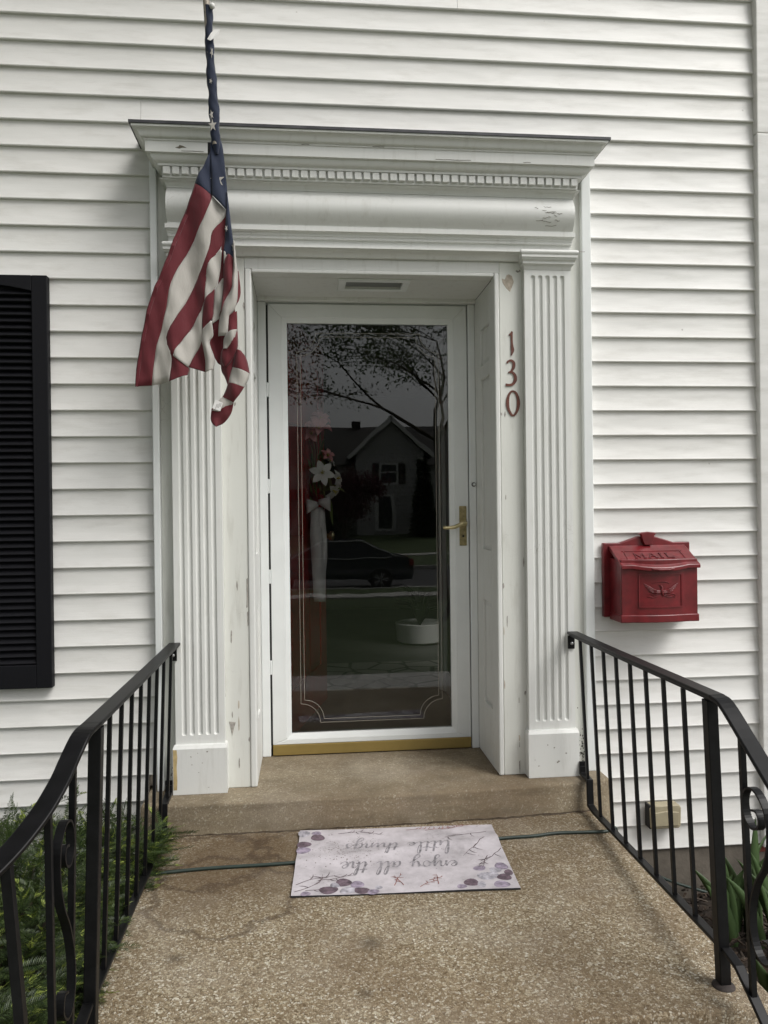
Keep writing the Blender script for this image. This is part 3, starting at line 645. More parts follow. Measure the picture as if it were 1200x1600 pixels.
# ================================================================ SHUTTER
sh = thing('window_shutter', 'black louvered window shutter on the siding at the left', 'shutter')
sx0, sx1 = -1.400, -.974; z0, z1 = .531, 2.102
bevel(MB().box(sx1-.058, sx1, -.035, -.001, z0, z1).build('stile', M_SHUT, sh), .003)
bevel(MB().box(sx0, sx0+.058, -.035, -.001, z0, z1).build('stile', M_SHUT, sh), .003)
bevel(MB().box(sx0+.0583, sx1-.0583, -.0345, -.001, z0, .620).build('bottom_rail', M_SHUT, sh), .003)
top = [(sx0+.0583, z1), (sx1-.0583, z1), (sx1-.0583, 2.042)]+[(sx1-.0583-(sx1-sx0-.1166)*t, 2.042+.022*math.sin(math.pi*t)) for t in np.linspace(.08, .92, 12)]+[(sx0+.0583, 2.042)]
bevel(MB().prism(top, 'y', -.0345, -.001).build('top_rail', M_SHUT, sh), .002)
MB().box(sx0+.05, sx1-.05, -.009, -.002, .60, 2.07).build('back_panel', M_SHUT, sh)
sm = MB(); sm.add([(sx0+.0585, -.010, 0), (sx1-.0585, -.010, 0), (sx1-.0585, -.029, -.022), (sx0+.0585, -.029, -.022), (sx0+.0585, -.010, .004), (sx1-.0585, -.010, .004), (sx1-.0585, -.031, -.019), (sx0+.0585, -.031, -.019)],
    [(0,3,2,1),(4,5,6,7),(0,1,5,4),(1,2,6,5),(2,3,7,6),(3,0,4,7)])
s0 = sm.build('slat', M_SHUT, sh)
nsl = 55
for i in range(nsl):
    o = s0 if i == 0 else copy_part(s0, sh)
    o.location = (0, 0, .645+(2.050-.645)*i/(nsl-1))

# ================================================================ OUTLET COVER
oc = thing('outlet_cover', 'tan weatherproof outlet cover low on the siding behind the right railing', 'outlet cover')
bevel(MB().box(1.383, 1.392, -.045, .0, -.130, -.034).build('back_box', M_DARK, oc), .002)
oo = MB().prism([(1.385, -.122), (1.392, -.131), (1.508, -.131), (1.516, -.122), (1.518, -.045), (1.508, -.033), (1.392, -.033), (1.383, -.045)], 'y', -.050, .0).build('cover', M_TAN, oc); bevel(oo, .006, 3)
bevel(MB().prism([(1.398, -.118), (1.504, -.118), (1.506, -.062), (1.452, -.056), (1.396, -.062)], 'y', -.056, -.0495).build('lid', M_TAN, oc), .004, 3)

# ================================================================ RAILINGS
def railing(side, name, label):
    """side +1 right, -1 left"""
    t = thing(name, label, 'railing', 'black iron step railings')
    xt = 1.058 if side > 0 else -.511; xb = 1.088 if side > 0 else -.535
    zt, zb_ = .690, .022
    def HB(b):          # the railing draws in towards the post, where it stands on the landing
        out = []
        for x, y, z in b.v:
            s_ = float(np.interp(-y, [.064, 1.13], [1, .935 if side > 0 else .933])); out.append((x*s_, CY+(y-CY)*s_, CZ+(z-CZ)*s_))
        b.v = out; return b
    yp = -1.128 if side > 0 else -1.165
    def X(z): return xb+(xt-xb)*(z-zb_)/(zt-zb_)
    path = [(xt, -.064, zt), (xt, -.5, zt+.002), (xt, yp-.035, zt+.008)]
    if side > 0: path += [(xt+.004, yp-.075, zt-.004), (xt+.010, yp-.16, zt-.068), (xt+.012, yp-.30, zt-.165), (xt+.012, yp-.62, zt-.38)]
    else: path += [(xt-.004, yp-.105, zt+.004), (xt-.014, yp-.155, zt-.030), (xt-.022, yp-.215, zt-.068), (xt-.044, yp-.285, zt-.115), (xt-.090, yp-.365, zt-.168), (xt-.17, yp-.46, zt-.225)]
    sp = [path[0], path[1]]+[tuple(p) for p in spline(path[2:], 5)]
    hr = MB(); hr.bar(sp, .044, .011); 
    o = bevel(HB(hr).build('handrail', M_IRON, t), .003); hr2 = MB(); hr2.bar([(p[0], p[1], p[2]-.0095) for p in sp], .026, .0078); HB(hr2).build('channel', M_IRON, o)
    # bottom rail, stepped over the door step
    bot = [(xb-.02*side*0, -.0885, .158), (xb, -.0885, .128), (xb, -.160 if side > 0 else -.196, .124), (xb, -.166 if side > 0 else -.202, .030), (xb, -.215, zb_), (xb, yp-.02, zb_)]
    bot += [(xb+.002*side, yp-.075, zb_-.012), (xb+.004*side, yp-.14, zb_-.055), (xb+.006*side, yp-.28, zb_-.150), (xb+.008*side, yp-.50, zb_-.30)]
    bevel(HB(MB().bar(bot, .026, .011)).build('bottom_rail', M_IRON, t), .002)
    ys = ([-.153, -.271, -.389, -.503, -.620, -.738, -.860, -.983] if side > 0 else [-.142, -.285, -.408, -.535, -.662, -.785, -.910, -1.037])
    for y in ys:
        zb2 = .128 if y > -.15 and side < 0 else zb_
        if y > -.16: zb2 = .10
        HB(MB().bar([(X(zb_), y, zb_ if y < -.2 else .02), (X(zt), y, zt-.012)], .0106, .0106)).build('baluster', M_IRON, t)
    # post with foot flange
    po = MB(); po.bar([(X(.0), yp, -.0825), (X(zt), yp, zt-.008)], .030, .030); p = bevel(HB(po).build('post', M_IRON, t), .002)
    MB().lathe([(.028, .0005), (.027, .003), (.022, .006), (.018, .009)], (X(0)*.934, CY+(yp-CY)*.934, 0), 18).build('foot_flange', simple('rusty_flange', (.035, .026, .022), .8, vary=.5, vs=60), p, smooth=40)
    # scroll panel on the sloping part
    dy = 0 if side > 0 else -.048
    yb_ = -1.262+dy
    def rz(y):      # handrail height on the slope
        a = np.array([q[1] for q in sp])[::-1]; z_ = np.array([q[2] for q in sp])[::-1]; return float(np.interp(y, a, z_))
    def bz(y):
        a = np.array([q[1] for q in bot[4:]])[::-1]; z_ = np.array([q[2] for q in bot[4:]])[::-1]; return float(np.interp(y, a, z_))
    def rx(y):
        a = np.array([q[1] for q in sp])[::-1]; z_ = np.array([q[0] for q in sp])[::-1]; return float(np.interp(y, a, z_))
    for y in ((yb_, yb_-.135) if side > 0 else (yb_, yb_-.108, yb_-.205)):
        w = .0135 if not (side < 0 and y < yb_-.15) else .019
        HB(MB().bar([(xb+.004*side, y, bz(y)), (rx(y), y, rz(y)-.012)], w, w)).build('baluster', M_IRON, t)
    S_ = [(-1.305, .455), (-1.325, .458), (-1.336, .440), (-1.326, .418), (-1.298, .410), (-1.274, .430), (-1.268, .468), (-1.288, .502), (-1.326, .506), (-1.362, .468), (-1.366, .400), (-1.345, .335), (-1.305, .275), (-1.278, .205), (-1.276, .140), (-1.296, .098), (-1.332, .090), (-1.358, .114), (-1.350, .148), (-1.325, .146)]
    if side < 0: S_ = [(-1.262+(y+1.262)*.80, z+.02) for y, z in S_]
    HB(MB().bar([((rx(y+dy)+xb)/2 if side < 0 else X(z)+.004, y+dy, z) for y, z in spline(S_, 5)], .019, .0052)).build('scroll', M_IRON, t)
    # wall brackets and bolts
    for z in (.652, .150):
        bxo = bevel(MB().box(xt-.019 if z > .5 else xb-.014, xt+.008 if z > .5 else xb+.014, -.0925 if z < .5 else -.0705, -.083 if z < .5 else -.0625, z-.026, z+.026).build('wall_bracket', M_IRON, t), .001)
        MB().lathe([(.0062, 0), (.0062, .004), (.003, .006)], ((xt-.005 if z > .5 else xb), -.0925 if z < .5 else -.0705, z-.004), 10, 'y').build('bolt', M_BOLT, bxo)
    return t
railing(1, 'step_railing', 'black iron railing on the right, in front of the red mailbox')
railing(-1, 'step_railing', 'black iron railing on the left, beside the yew and under the shutter')

# ================================================================ FLAG AND POLE
FLAG=[
('navy',[(-0.3158,2.5039),(-0.3457,2.4261),(-0.364,2.3916),(-0.38,2.3572)],[(-0.3092,2.5041),(-0.3212,2.4335),(-0.3219,2.3769),(-0.3205,2.3158)],0,0),
('navy',[(-0.3131,2.5447),(-0.326,2.4945),(-0.3235,2.4221),(-0.3227,2.318)],[(-0.2975,2.5452),(-0.2837,2.4957),(-0.2748,2.4121),(-0.2691,2.333),(-0.2722,2.2672)],-0.006,0.01),
('navy',[(-0.2713,2.333),(-0.275,2.2196),(-0.2805,2.1402),(-0.2831,2.1107)],[(-0.2691,2.333),(-0.2591,2.2427),(-0.2492,2.1523),(-0.2477,2.0912)],-0.008,0.006),
('red',[(-0.38,2.3572),(-0.4144,2.2724),(-0.4512,2.1808),(-0.4789,2.1008),(-0.5064,2.0321),(-0.5339,1.9679),(-0.5572,1.8902),(-0.5784,1.7923),(-0.5928,1.7126),(-0.5982,1.64)],[(-0.3205,2.3158),(-0.3376,2.2632),(-0.3687,2.1989),(-0.396,2.1438),(-0.4461,2.0564),(-0.4737,1.9831),(-0.4834,1.9217),(-0.5045,1.8373),(-0.524,1.7734),(-0.5327,1.7142),(-0.5403,1.6438)],0,0),
('white',[(-0.3205,2.3158),(-0.3376,2.2632),(-0.3687,2.1989),(-0.396,2.1438),(-0.4461,2.0564),(-0.4737,1.9831),(-0.4834,1.9217),(-0.5045,1.8373),(-0.524,1.7734),(-0.5327,1.7142),(-0.5403,1.6438)],[(-0.2744,2.2694),(-0.2792,2.2421),(-0.3221,2.1889),(-0.3317,2.1342),(-0.3524,2.0793),(-0.3821,2.0151),(-0.4278,1.9232),(-0.4719,1.8482),(-0.488,1.8038),(-0.4683,1.7441),(-0.4792,1.6568)],0,0),
('red',[(-0.2744,2.2694),(-0.2792,2.2421),(-0.3221,2.1889),(-0.3317,2.1342),(-0.3524,2.0793),(-0.3821,2.0151),(-0.4278,1.9232),(-0.4719,1.8482),(-0.488,1.8038),(-0.4683,1.7454)],[(-0.2734,2.2604),(-0.2775,2.1969),(-0.2962,2.1261),(-0.3278,2.0899),(-0.3427,2.0547),(-0.3519,1.9457),(-0.3713,1.9053),(-0.4089,1.8354),(-0.4542,1.7694),(-0.4634,1.7456)],0,0),
('red',[(-0.4689,1.7477),(-0.475,1.7045),(-0.479,1.6568)],[(-0.4634,1.7478),(-0.4127,1.7085),(-0.4153,1.6812)],0.004,0.003),
('white',[(-0.2962,2.1261),(-0.3278,2.0899),(-0.3427,2.0547),(-0.3489,2.0024),(-0.3519,1.9457)],[(-0.2896,2.1218),(-0.2972,2.0491),(-0.3067,2.0035),(-0.3203,1.9805),(-0.3508,1.9434)],0,0.002),
('white',[(-0.3542,1.9411),(-0.3713,1.9053),(-0.4089,1.8354),(-0.4542,1.7694),(-0.4601,1.7434)],[(-0.352,1.9389),(-0.3583,1.8776),(-0.3625,1.8072),(-0.3899,1.7566),(-0.4127,1.7085)],0,0.002),
('red',[(-0.3614,1.8118),(-0.3899,1.7566),(-0.4127,1.7096)],[(-0.358,1.8119),(-0.3477,1.7465),(-0.3507,1.692)],0.001,0.002),
('red',[(-0.2769,2.2422),(-0.294,2.1262),(-0.3043,2.0149),(-0.3158,1.9852)],[(-0.2736,2.2423),(-0.2796,2.1175),(-0.2841,2.0268),(-0.3114,1.983)],0.01,0),
('red',[(-0.3203,1.9805),(-0.3519,1.9457),(-0.3615,1.8888),(-0.3621,1.8435),(-0.3599,1.8367)],[(-0.3158,1.9829),(-0.321,1.9239),(-0.3237,1.8853),(-0.3464,1.8552),(-0.3577,1.8368)],-0.003,0.004),
('white',[(-0.2908,2.0244),(-0.3158,1.9806),(-0.321,1.9239),(-0.326,1.8852),(-0.3307,1.8647)],[(-0.2819,2.0246),(-0.2872,1.9588),(-0.2947,1.8974),(-0.315,1.8719),(-0.3285,1.8625)],0.004,0.003),
('red',[(-0.2698,2.1065),(-0.2813,2.0767),(-0.2844,2.0042),(-0.2896,1.9474),(-0.2946,1.9065),(-0.3015,1.8859)],[(-0.2587,2.1045),(-0.2478,2.0844),(-0.2509,2.0164),(-0.2536,1.9823),(-0.2762,1.9477),(-0.2924,1.9043)],-0.012,0.009),
('white',[(-0.2819,2.1175),(-0.2821,2.0948),(-0.2824,2.0744)],[(-0.2796,2.1175),(-0.2665,2.1043),(-0.279,2.0768)],-0.01,0.002),
('white',[(-0.2469,2.1524),(-0.249,2.0776),(-0.2531,2.0163),(-0.2558,1.9823),(-0.2785,1.9477),(-0.2854,1.9294),(-0.2947,1.8974),(-0.3018,1.8632),(-0.3046,1.8156)],[(-0.2447,2.1525),(-0.2379,2.0779),(-0.2339,2.0395),(-0.2346,1.9897),(-0.2375,1.9375),(-0.2479,1.9055),(-0.2637,1.8869),(-0.2663,1.8574),(-0.2713,1.8165)],-0.014,0.012),
('red',[(-0.2371,2.0507),(-0.2368,1.9896),(-0.2409,1.9261)],[(-0.2327,2.0509),(-0.2258,1.9786),(-0.233,1.9421)],-0.004,0.002),
('red',[(-0.2704,1.8868),(-0.273,1.8572),(-0.2734,1.8187)],[(-0.2379,1.9035),(-0.2372,1.8695),(-0.2378,1.8265)],-0.012,0.008),
('white',[(-0.2711,1.8256),(-0.2847,1.8048),(-0.2874,1.7708)],[(-0.2376,1.8378),(-0.2516,1.7899),(-0.2719,1.7689)],-0.022,0.01),
('red',[(-0.2829,1.7777),(-0.2942,1.7615),(-0.2968,1.7297),(-0.2882,1.7096)],[(-0.2366,1.831),(-0.2362,1.7767),(-0.2568,1.7308),(-0.2771,1.7076)],-0.016,0.012),
('red',[(-0.3535,1.8211),(-0.3341,1.7695),(-0.3102,1.7248)],[(-0.3019,1.8564),(-0.2938,1.7932),(-0.2926,1.714)],0.004,-0.004),
('white',[(-0.3599,1.8435),(-0.3636,1.8095),(-0.3585,1.7756),(-0.3524,1.7305),(-0.3529,1.6897)],[(-0.3262,1.8694),(-0.3224,1.8196),(-0.336,1.7944),(-0.319,1.7359),(-0.3239,1.6973)],-0.012,0.009),
('red',[(-0.299,1.7365),(-0.2972,1.698),(-0.2842,1.6712),(-0.2756,1.6465)],[(-0.2382,1.7902),(-0.2478,1.7401),(-0.2572,1.6991),(-0.2689,1.6558)],-0.006,0.008),
('white',[(-0.2426,1.7992),(-0.2431,1.7607)],[(-0.2339,1.7836),(-0.2231,1.7589)],-0.008,0.002),
('red',[(-0.243,1.7674),(-0.2501,1.7333),(-0.256,1.7059)],[(-0.2252,1.7634),(-0.2078,1.7367),(-0.1962,1.6849)],-0.012,0.01),
('white',[(-0.256,1.7059),(-0.2641,1.6808),(-0.2722,1.6534)],[(-0.1962,1.6849),(-0.2021,1.6621),(-0.2158,1.6345)],-0.012,0.01),
('red',[(-0.2722,1.6534),(-0.2803,1.6305),(-0.294,1.603)],[(-0.2158,1.6345),(-0.2317,1.6092),(-0.2542,1.5814)],-0.012,0.01),
('white',[(-0.294,1.603),(-0.312,1.5844),(-0.3302,1.5544)],[(-0.2542,1.5814),(-0.2723,1.5628),(-0.2991,1.5485)],-0.012,0.008),
('red',[(-0.3385,1.946),(-0.3308,1.8557),(-0.3141,1.77),(-0.2969,1.7252)],[(-0.2496,1.9485),(-0.244,1.858),(-0.2449,1.79),(-0.2614,1.7171)],0.014,0),
('red',[(-0.3323,1.5611),(-0.3361,1.5271),(-0.3308,1.5091),(-0.3198,1.4981)],[(-0.2542,1.5814),(-0.2636,1.5449),(-0.2862,1.5148),(-0.3176,1.497)],-0.01,0.009),
]

FY = -.292
def fold(x, z):
    q = x+.33+.30*(z-1.9)*.5
    return .010*math.sin((x+.33)*30+z*5)+.006*math.sin(q*58-z*7)+.0028*math.sin(q*118+z*16)+.0015*math.sin(q*40+z*60)
flag = thing('flag', 'red, white and blue striped flag hanging twisted from its pole above the door', 'flag')
fm = {'navy': 0, 'red': 1, 'white': 2}; fb = MB()
for (mk, l, r, off, bul) in FLAG:
    n = 26; m_ = 8; lp = resample(l, n); rp = resample(r, n); fb.mi = fm[mk]; V = []
    for i in range(n):
        for j in range(m_+1):
            t = j/m_; p = lp[i]*(1-t)+rp[i]*t
            V.append((p[0], FY+fold(p[0], p[1])+off-bul*math.sin(math.pi*t), p[1]))
    fb.add(V, [(i*(m_+1)+j, i*(m_+1)+j+1, (i+1)*(m_+1)+j+1, (i+1)*(m_+1)+j) for i in range(n-1) for j in range(m_)])
cl = fb.build('cloth', [M_CLN, M_CLR, M_CLW], flag, smooth=60, recalc=False)
sm_ = cl.modifiers.new('thickness', 'SOLIDIFY'); sm_.thickness = .0012; sm_.offset = 0
# doubled hem along the free edge
hem = [(-.378, 2.345), (-.412, 2.262), (-.448, 2.172), (-.476, 2.093), (-.503, 2.026), (-.530, 1.963), (-.553, 1.886), (-.574, 1.789), (-.588, 1.711), (-.5955, 1.640)]
hb = MB(); hb.bar([(p[0]+.004, FY+fold(p[0], p[1])-.001, p[1]) for p in resample(hem, 24)], .0035, .009, side=(0, 1, 0)); hb.build('hem', M_CLR, cl)
# rolled part wound on the pole
rope = [(-.3263, 2.9883), (-.3261, 2.9204), (-.3246, 2.8638), (-.3212, 2.7778), (-.3166, 2.7077), (-.3109, 2.615), (-.3086, 2.5449), (-.3055, 2.500), (-.304, 2.466)]
rr = [.0135, .0145, .0140, .0150, .0162, .0170, .0178, .0165, .006]
def ry(z): return -.290-(z-2.43)*.095
rp = resample(rope, 70); rad = np.interp(np.linspace(0, 1, 70), np.linspace(0, 1, len(rr)), rr); V = []; nk = 20
for i in range(70):
    for k in range(nk):
        a = 2*math.pi*k/nk; s = rad[i]*(1+.13*math.sin(a*2+i*.42)+.05*math.sin(a*3-i*.9)); kk = (3.075+ry(rp[i][1]))/2.785
        V.append((rp[i][0]*kk+s*math.cos(a), ry(rp[i][1])+s*math.sin(a), 1.198+(rp[i][1]-1.198)*kk))
rb = MB(); rb.add(V, [(i*nk+k, i*nk+(k+1)%nk, (i+1)*nk+(k+1)%nk, (i+1)*nk+k) for i in range(69) for k in range(nk)]+[tuple(range(nk)), tuple(69*nk+k for k in range(nk))[::-1]])
rb.build('rolled_cloth', M_CLN, flag, smooth=60)
def star(cx, cz, r, y, rot, clipx=None, name='star', tilt=0):
    p = []
    for k in range(10):
        a = math.pi/2+rot+k*math.pi/5; q = r if k % 2 == 0 else r*.40; x = q*math.cos(a)*(1 if clipx is None else clipx)
        p.append((cx+x, y+tilt*x, cz+q*math.sin(a)))
    c = (cx, y-.0010, cz); b = MB(); b.add(p+[c], [(i, (i+1)%10, 10) for i in range(10)])
    o = b.build(name, M_CLW, cl, recalc=False); sm2 = o.modifiers.new('thickness', 'SOLIDIFY'); sm2.thickness = .0008; return o
star(-.3015, 2.373, .0265, FY+fold(-.30, 2.373)-.0135, .12)
star(-.272, 2.197, .013, FY+fold(-.27, 2.197)-.017, .5, .45); star(-.2485, 2.134, .020, FY+fold(-.25, 2.13)-.015, .1, .3)
for cx, cz, r, rot, cp in ((-.3105, 2.795, .021, .5, .30), (-.3165, 2.700, .010, .95, .6), (-.3165, 2.588, .019, .3, .42), (-.3135, 2.553, .024, .1, .62)):
    star(cx, cz, r, ry(cz)-.0215, rot, cp)
# sewn white tags
t1 = MB(); t1.add([(-.325, -.350, 2.838), (-.314, -.352, 2.832), (-.289, -.352, 2.850), (-.282, -.345, 2.876), (-.300, -.348, 2.874), (-.312, -.350, 2.860)], [(0,1,2,3,4,5)])
o = t1.build('sewn_tag', M_WHT, flag); o.modifiers.new('t', 'SOLIDIFY').thickness = .0008
t2 = MB(); t2.add([(-.327, -.318, 1.560), (-.317, -.316, 1.591), (-.291, -.318, 1.579), (-.300, -.320, 1.549)], [(0,1,2,3)])
o = t2.build('sewn_tag', M_WHT, flag); o.modifiers.new('t', 'SOLIDIFY').thickness = .0008
M_INK = simple('grey_print', (.33, .32, .31), .8); ib = MB()
for i in range(4): ib.obox((-.3135+.0055*i*.9, -.3195, 1.5665+.0015*i), (.32, 0, .95), (-.95, 0, .32), (0, -1, 0), .018-.004*(i % 2), .0018, .0006)
ib.build('tag_print', M_INK, o)
pole = thing('flagpole', 'tan flagpole with white ring, rising from the cornice left of the door', 'flagpole')
def pz(z): k = (3.075+ry(z))/2.785; return (np.interp(z, [2.43, 2.99, 4.2], [-.303, -.333, -.392])*k, ry(z), 1.198+(z-1.198)*k)
MB().tube([pz(2.5), pz(2.8), pz(3.0), pz(3.4), pz(3.9)], .0115, 14).build('pole', M_POLE, pole, smooth=50)
bl = MB(); c = pz(3.9); bl.lathe([(.002, 0), (.02, .01), (.027, .026), (.02, .044), (.002, .052)], (c[0], c[1], c[2]-.003), 16); bl.build('finial', M_BRASS, pole, smooth=60)
rg = MB(); c = pz(2.984); rg.lathe([(.003, -.010), (.008, -.006), (.0105, 0), (.008, .006), (.003, .010)], (c[0]+.021, c[1]-.012, c[2]), 14); rg.build('ring_clip', M_WHT, pole, smooth=60)
br = MB(); br.tube([(-.322, -.207, 2.52), (-.320, -.24, 2.515), (-.312, -.275, 2.505), pz(2.56)], .009, 10); br.box(-.345, -.305, -.2115, -.2065, 2.50, 2.545)
br.build('bracket', M_IRON, pole)

# ================================================================ DOORMAT
mt = thing('doormat', 'pale lilac doormat with flower border and script lettering, on the landing', 'doormat')
MC = Vector((.3055, -.4635)); ma = R(-3.0); MW, MD = .716, .486
mu = Vector((math.cos(ma), math.sin(ma))); mv = Vector((-math.sin(ma), math.cos(ma)))
CORD = [(-.60, -.497), (-.489, -.480), (-.333, -.466), (-.079, -.462), (.15, -.44), (.40, -.395), (.673, -.363), (.80, -.358), (.893, -.344), (1.00, -.350), (1.075, -.352)]
def cordy(x): return float(np.interp(x, [p[0] for p in CORD], [p[1] for p in CORD]))
def mat_h(x, y):
    d = y-cordy(x); return .0085*math.exp(-(d/.035)**2)+.0015*math.sin(x*9)*math.sin(y*11)+.002
def MP(u, v, dz=0):              # mat coordinates: u right, v away from the camera, metres from centre
    p = MC+mu*u+mv*v; return (p.x, p.y, mat_h(p.x, p.y)+.0045+dz)
def mat_mat():
    m = NT('doormat_print'); v = m.coord(); a = m.noise(v, 9, 7, .68); b_ = m.noise(v, 70, 4, .7)
    c = m.ramp(a, [(.25, (.28, .265, .27)), (.45, (.44, .41, .43)), (.62, (.54, .505, .53)), (.8, (.48, .465, .475))])
    sp = m.math('MULTIPLY', m.step(b_, .60, .70), m.step(m.noise(v, 6, 3), .45, .6)); c = m.mix(m.math('MULTIPLY', sp, .7), c, (.20, .175, .16))
    m.color(c).set(Roughness=.85); m.bump(m.noise(v, 500, 2), .3, .001); return m.mat
b = MB(); nu, nv = 46, 34
b.grid(lambda u, v: MP((u-.5)*MW, (v-.5)*MD), nu, nv)
sh_ = b.build('mat_surface', mat_mat(), mt, smooth=60); b = MB()
for edge in ([(i/nu, 0) for i in range(nu+1)], [(1, j/nv) for j in range(nv+1)], [(1-i/nu, 1) for i in range(nu+1)], [(0, 1-j/nv) for j in range(nv+1)]):
    P_ = [MP((u-.5)*MW, (v-.5)*MD, -.0001) for u, v in edge]; n = len(P_)
    b.add(P_+[(p[0], p[1], max(.0012, p[2]-.0055)) for p in P_], [(i, i+1, n+i+1, n+i) for i in range(n-1)])
b.build('rubber_edge', simple('black_rubber', (.02, .02, .022), .8), mt, recalc=False)
# printed flowers and twigs
MI = {}
def pm(key, col): MI.setdefault(key, simple('mat_print_'+key, col, .85, vary=.55, vs=55)); return MI[key]
def w2m(x, y): d = Vector((x, y))-MC; return d.dot(mu), d.dot(mv)
def petal(cu, cv, a, b_, rot, key, dz=.0007):
    q = MB(); n = 18; P_ = []
    for k in range(n):
        t = 2*math.pi*k/n; rr_ = 1+.07*math.sin(3*t+cu*50); x, y = a*math.cos(t)*rr_, b_*math.sin(t)*rr_
        P_.append(MP(cu+x*math.cos(rot)-y*math.sin(rot), cv+x*math.sin(rot)+y*math.cos(rot), dz))
    q.add(P_+[MP(cu, cv, dz+.0001)], [(i, (i+1)%n, n) for i in range(n)])
    o = q.build('printed_petal', pm(key, {'plum': (.12, .085, .105), 'mauve': (.26, .22, .28), 'grey': (.34, .325, .36)}[key]), sh_, recalc=False); return o
for x, y, a, b_, rt_, key in ((-.026, -.235, .022, .028, .2, 'grey'), (.024, -.273, .024, .030, .4, 'plum'), (-.026, -.326, .026, .024, .1, 'plum'), (-.028, -.372, .026, .026, .3, 'mauve'), (.101, -.621, .026, .026, .2, 'plum'), (.144, -.638, .022, .022, .8, 'mauve'),
        (.052, -.664, .030, .024, .1, 'plum'), (.155, -.678, .026, .020, -.2, 'plum'), (.112, -.672, .026, .020, .3, 'grey'), (.505, -.673, .024, .024, .1, 'plum'), (.627, -.574, .022, .026, .2, 'mauve'), (.567, -.636, .036, .026, .2, 'grey'), (.618, -.650, .024, .022, -.2, 'plum'), (.598, -.696, .026, .022, 0, 'mauve'), (.553, -.579, .022, .018, .5, 'mauve'), (.535, -.690, .014, .02, 0, 'grey'), (.60, -.60, .02, .02, .4, 'grey'), (.19, -.690, .020, .016, .2, 'mauve'), (.075, -.635, .018, .016, 0, 'grey'), (-.02, -.68, .016, .014, .3, 'mauve'), (.02, -.235, .018, .016, 0, 'mauve'), (.47, -.695, .016, .014, .2, 'mauve'), (.640, -.62, .014, .020, 0, 'plum'), (.21, -.665, .012, .012, 0, 'grey')):
    u, v = w2m(x, y); petal(u, v, a, b_, rt_, key)
def flat_ribbon(b, pts, w, dz=.0009):
    p = np.array(pts); n = len(p); V = []
    for i in range(n):
        t = p[min(i+1, n-1)]-p[max(i-1, 0)]; t = t/(np.linalg.norm(t)+1e-9); q = np.array([-t[1], t[0]])*(w[i] if hasattr(w, '__len__') else w)/2
        V += [MP(*(p[i]+q), dz), MP(*(p[i]-q), dz)]
    b.add(V, [(2*i, 2*i+1, 2*i+3, 2*i+2) for i in range(n-1)])
tw = MB(); tr_ = MB(); rnd = random.Random(5)
def twig(b, x, y, ang, L, depth=0):
    pts = []; u, v = w2m(x, y)
    for k in range(7): pts.append((u, v)); u += L/6*math.cos(ang); v += L/6*math.sin(ang); ang += rnd.uniform(-.35, .35)
    flat_ribbon(b, pts, [.0032*(1-k/8) for k in range(7)])
    for k in (2, 3, 4, 5):
        a2 = ang+rnd.choice((-1, 1))*rnd.uniform(.5, 1.1); p = pts[k]
        flat_ribbon(b, [(p[0]+L*.22*t*math.cos(a2+t*.4), p[1]+L*.22*t*math.sin(a2+t*.4)) for t in (0, .33, .66, 1)], [.0022, .003, .0025, .001])
for x, y, a, L in ((-.055, -.665, .5, .15), (-.05, -.62, .7, .16), (.02, -.60, .35, .12), (.62, -.36, 3.9, .16), (.66, -.44, 4.2, .15), (.64, -.30, 3.4, .18), (.60, -.49, 4.3, .10), (-.02, -.66, .1, .08), (.10, -.25, .2, .10), (.18, -.245, -.3, .09)): b = MB(); twig(b, x, y, a, L); b.build('printed_twig', pm('ink', (.10, .07, .075)), sh_, recalc=False)
for x, y, a, L in ((.35, -.25, .1, .10), (.42, -.262, .3, .10), (.47, -.255, -.2, .10), (.52, -.25, .2, .07), (.26, -.66, 1.2, .08), (.29, -.66, 1.9, .07), (.34, -.68, .9, .07), (.40, -.67, 1.5, .07), (.375, -.64, .3, .05)): b = MB(); twig(b, x, y, a, L); b.build('printed_blossom', pm('rust', (.24, .10, .085)), sh_, recalc=False)
sm3 = MB()
for _ in range(260):
    u, v = rnd.gauss(-.20, .07), rnd.gauss(.06, .06); s_ = rnd.uniform(.001, .003)
    if abs(u) < MW/2-.01 and abs(v) < MD/2-.01:
        a = rnd.uniform(0, 6.3); sm3.add([MP(u+s_*math.cos(a+t), v+s_*math.sin(a+t), .0007) for t in (0, 1.9, 3.6, 5)], [(0,1,2,3)])
sm3.build('printed_speckle', pm('speck', (.17, .145, .13)), sh_, recalc=False, kind='stuff')
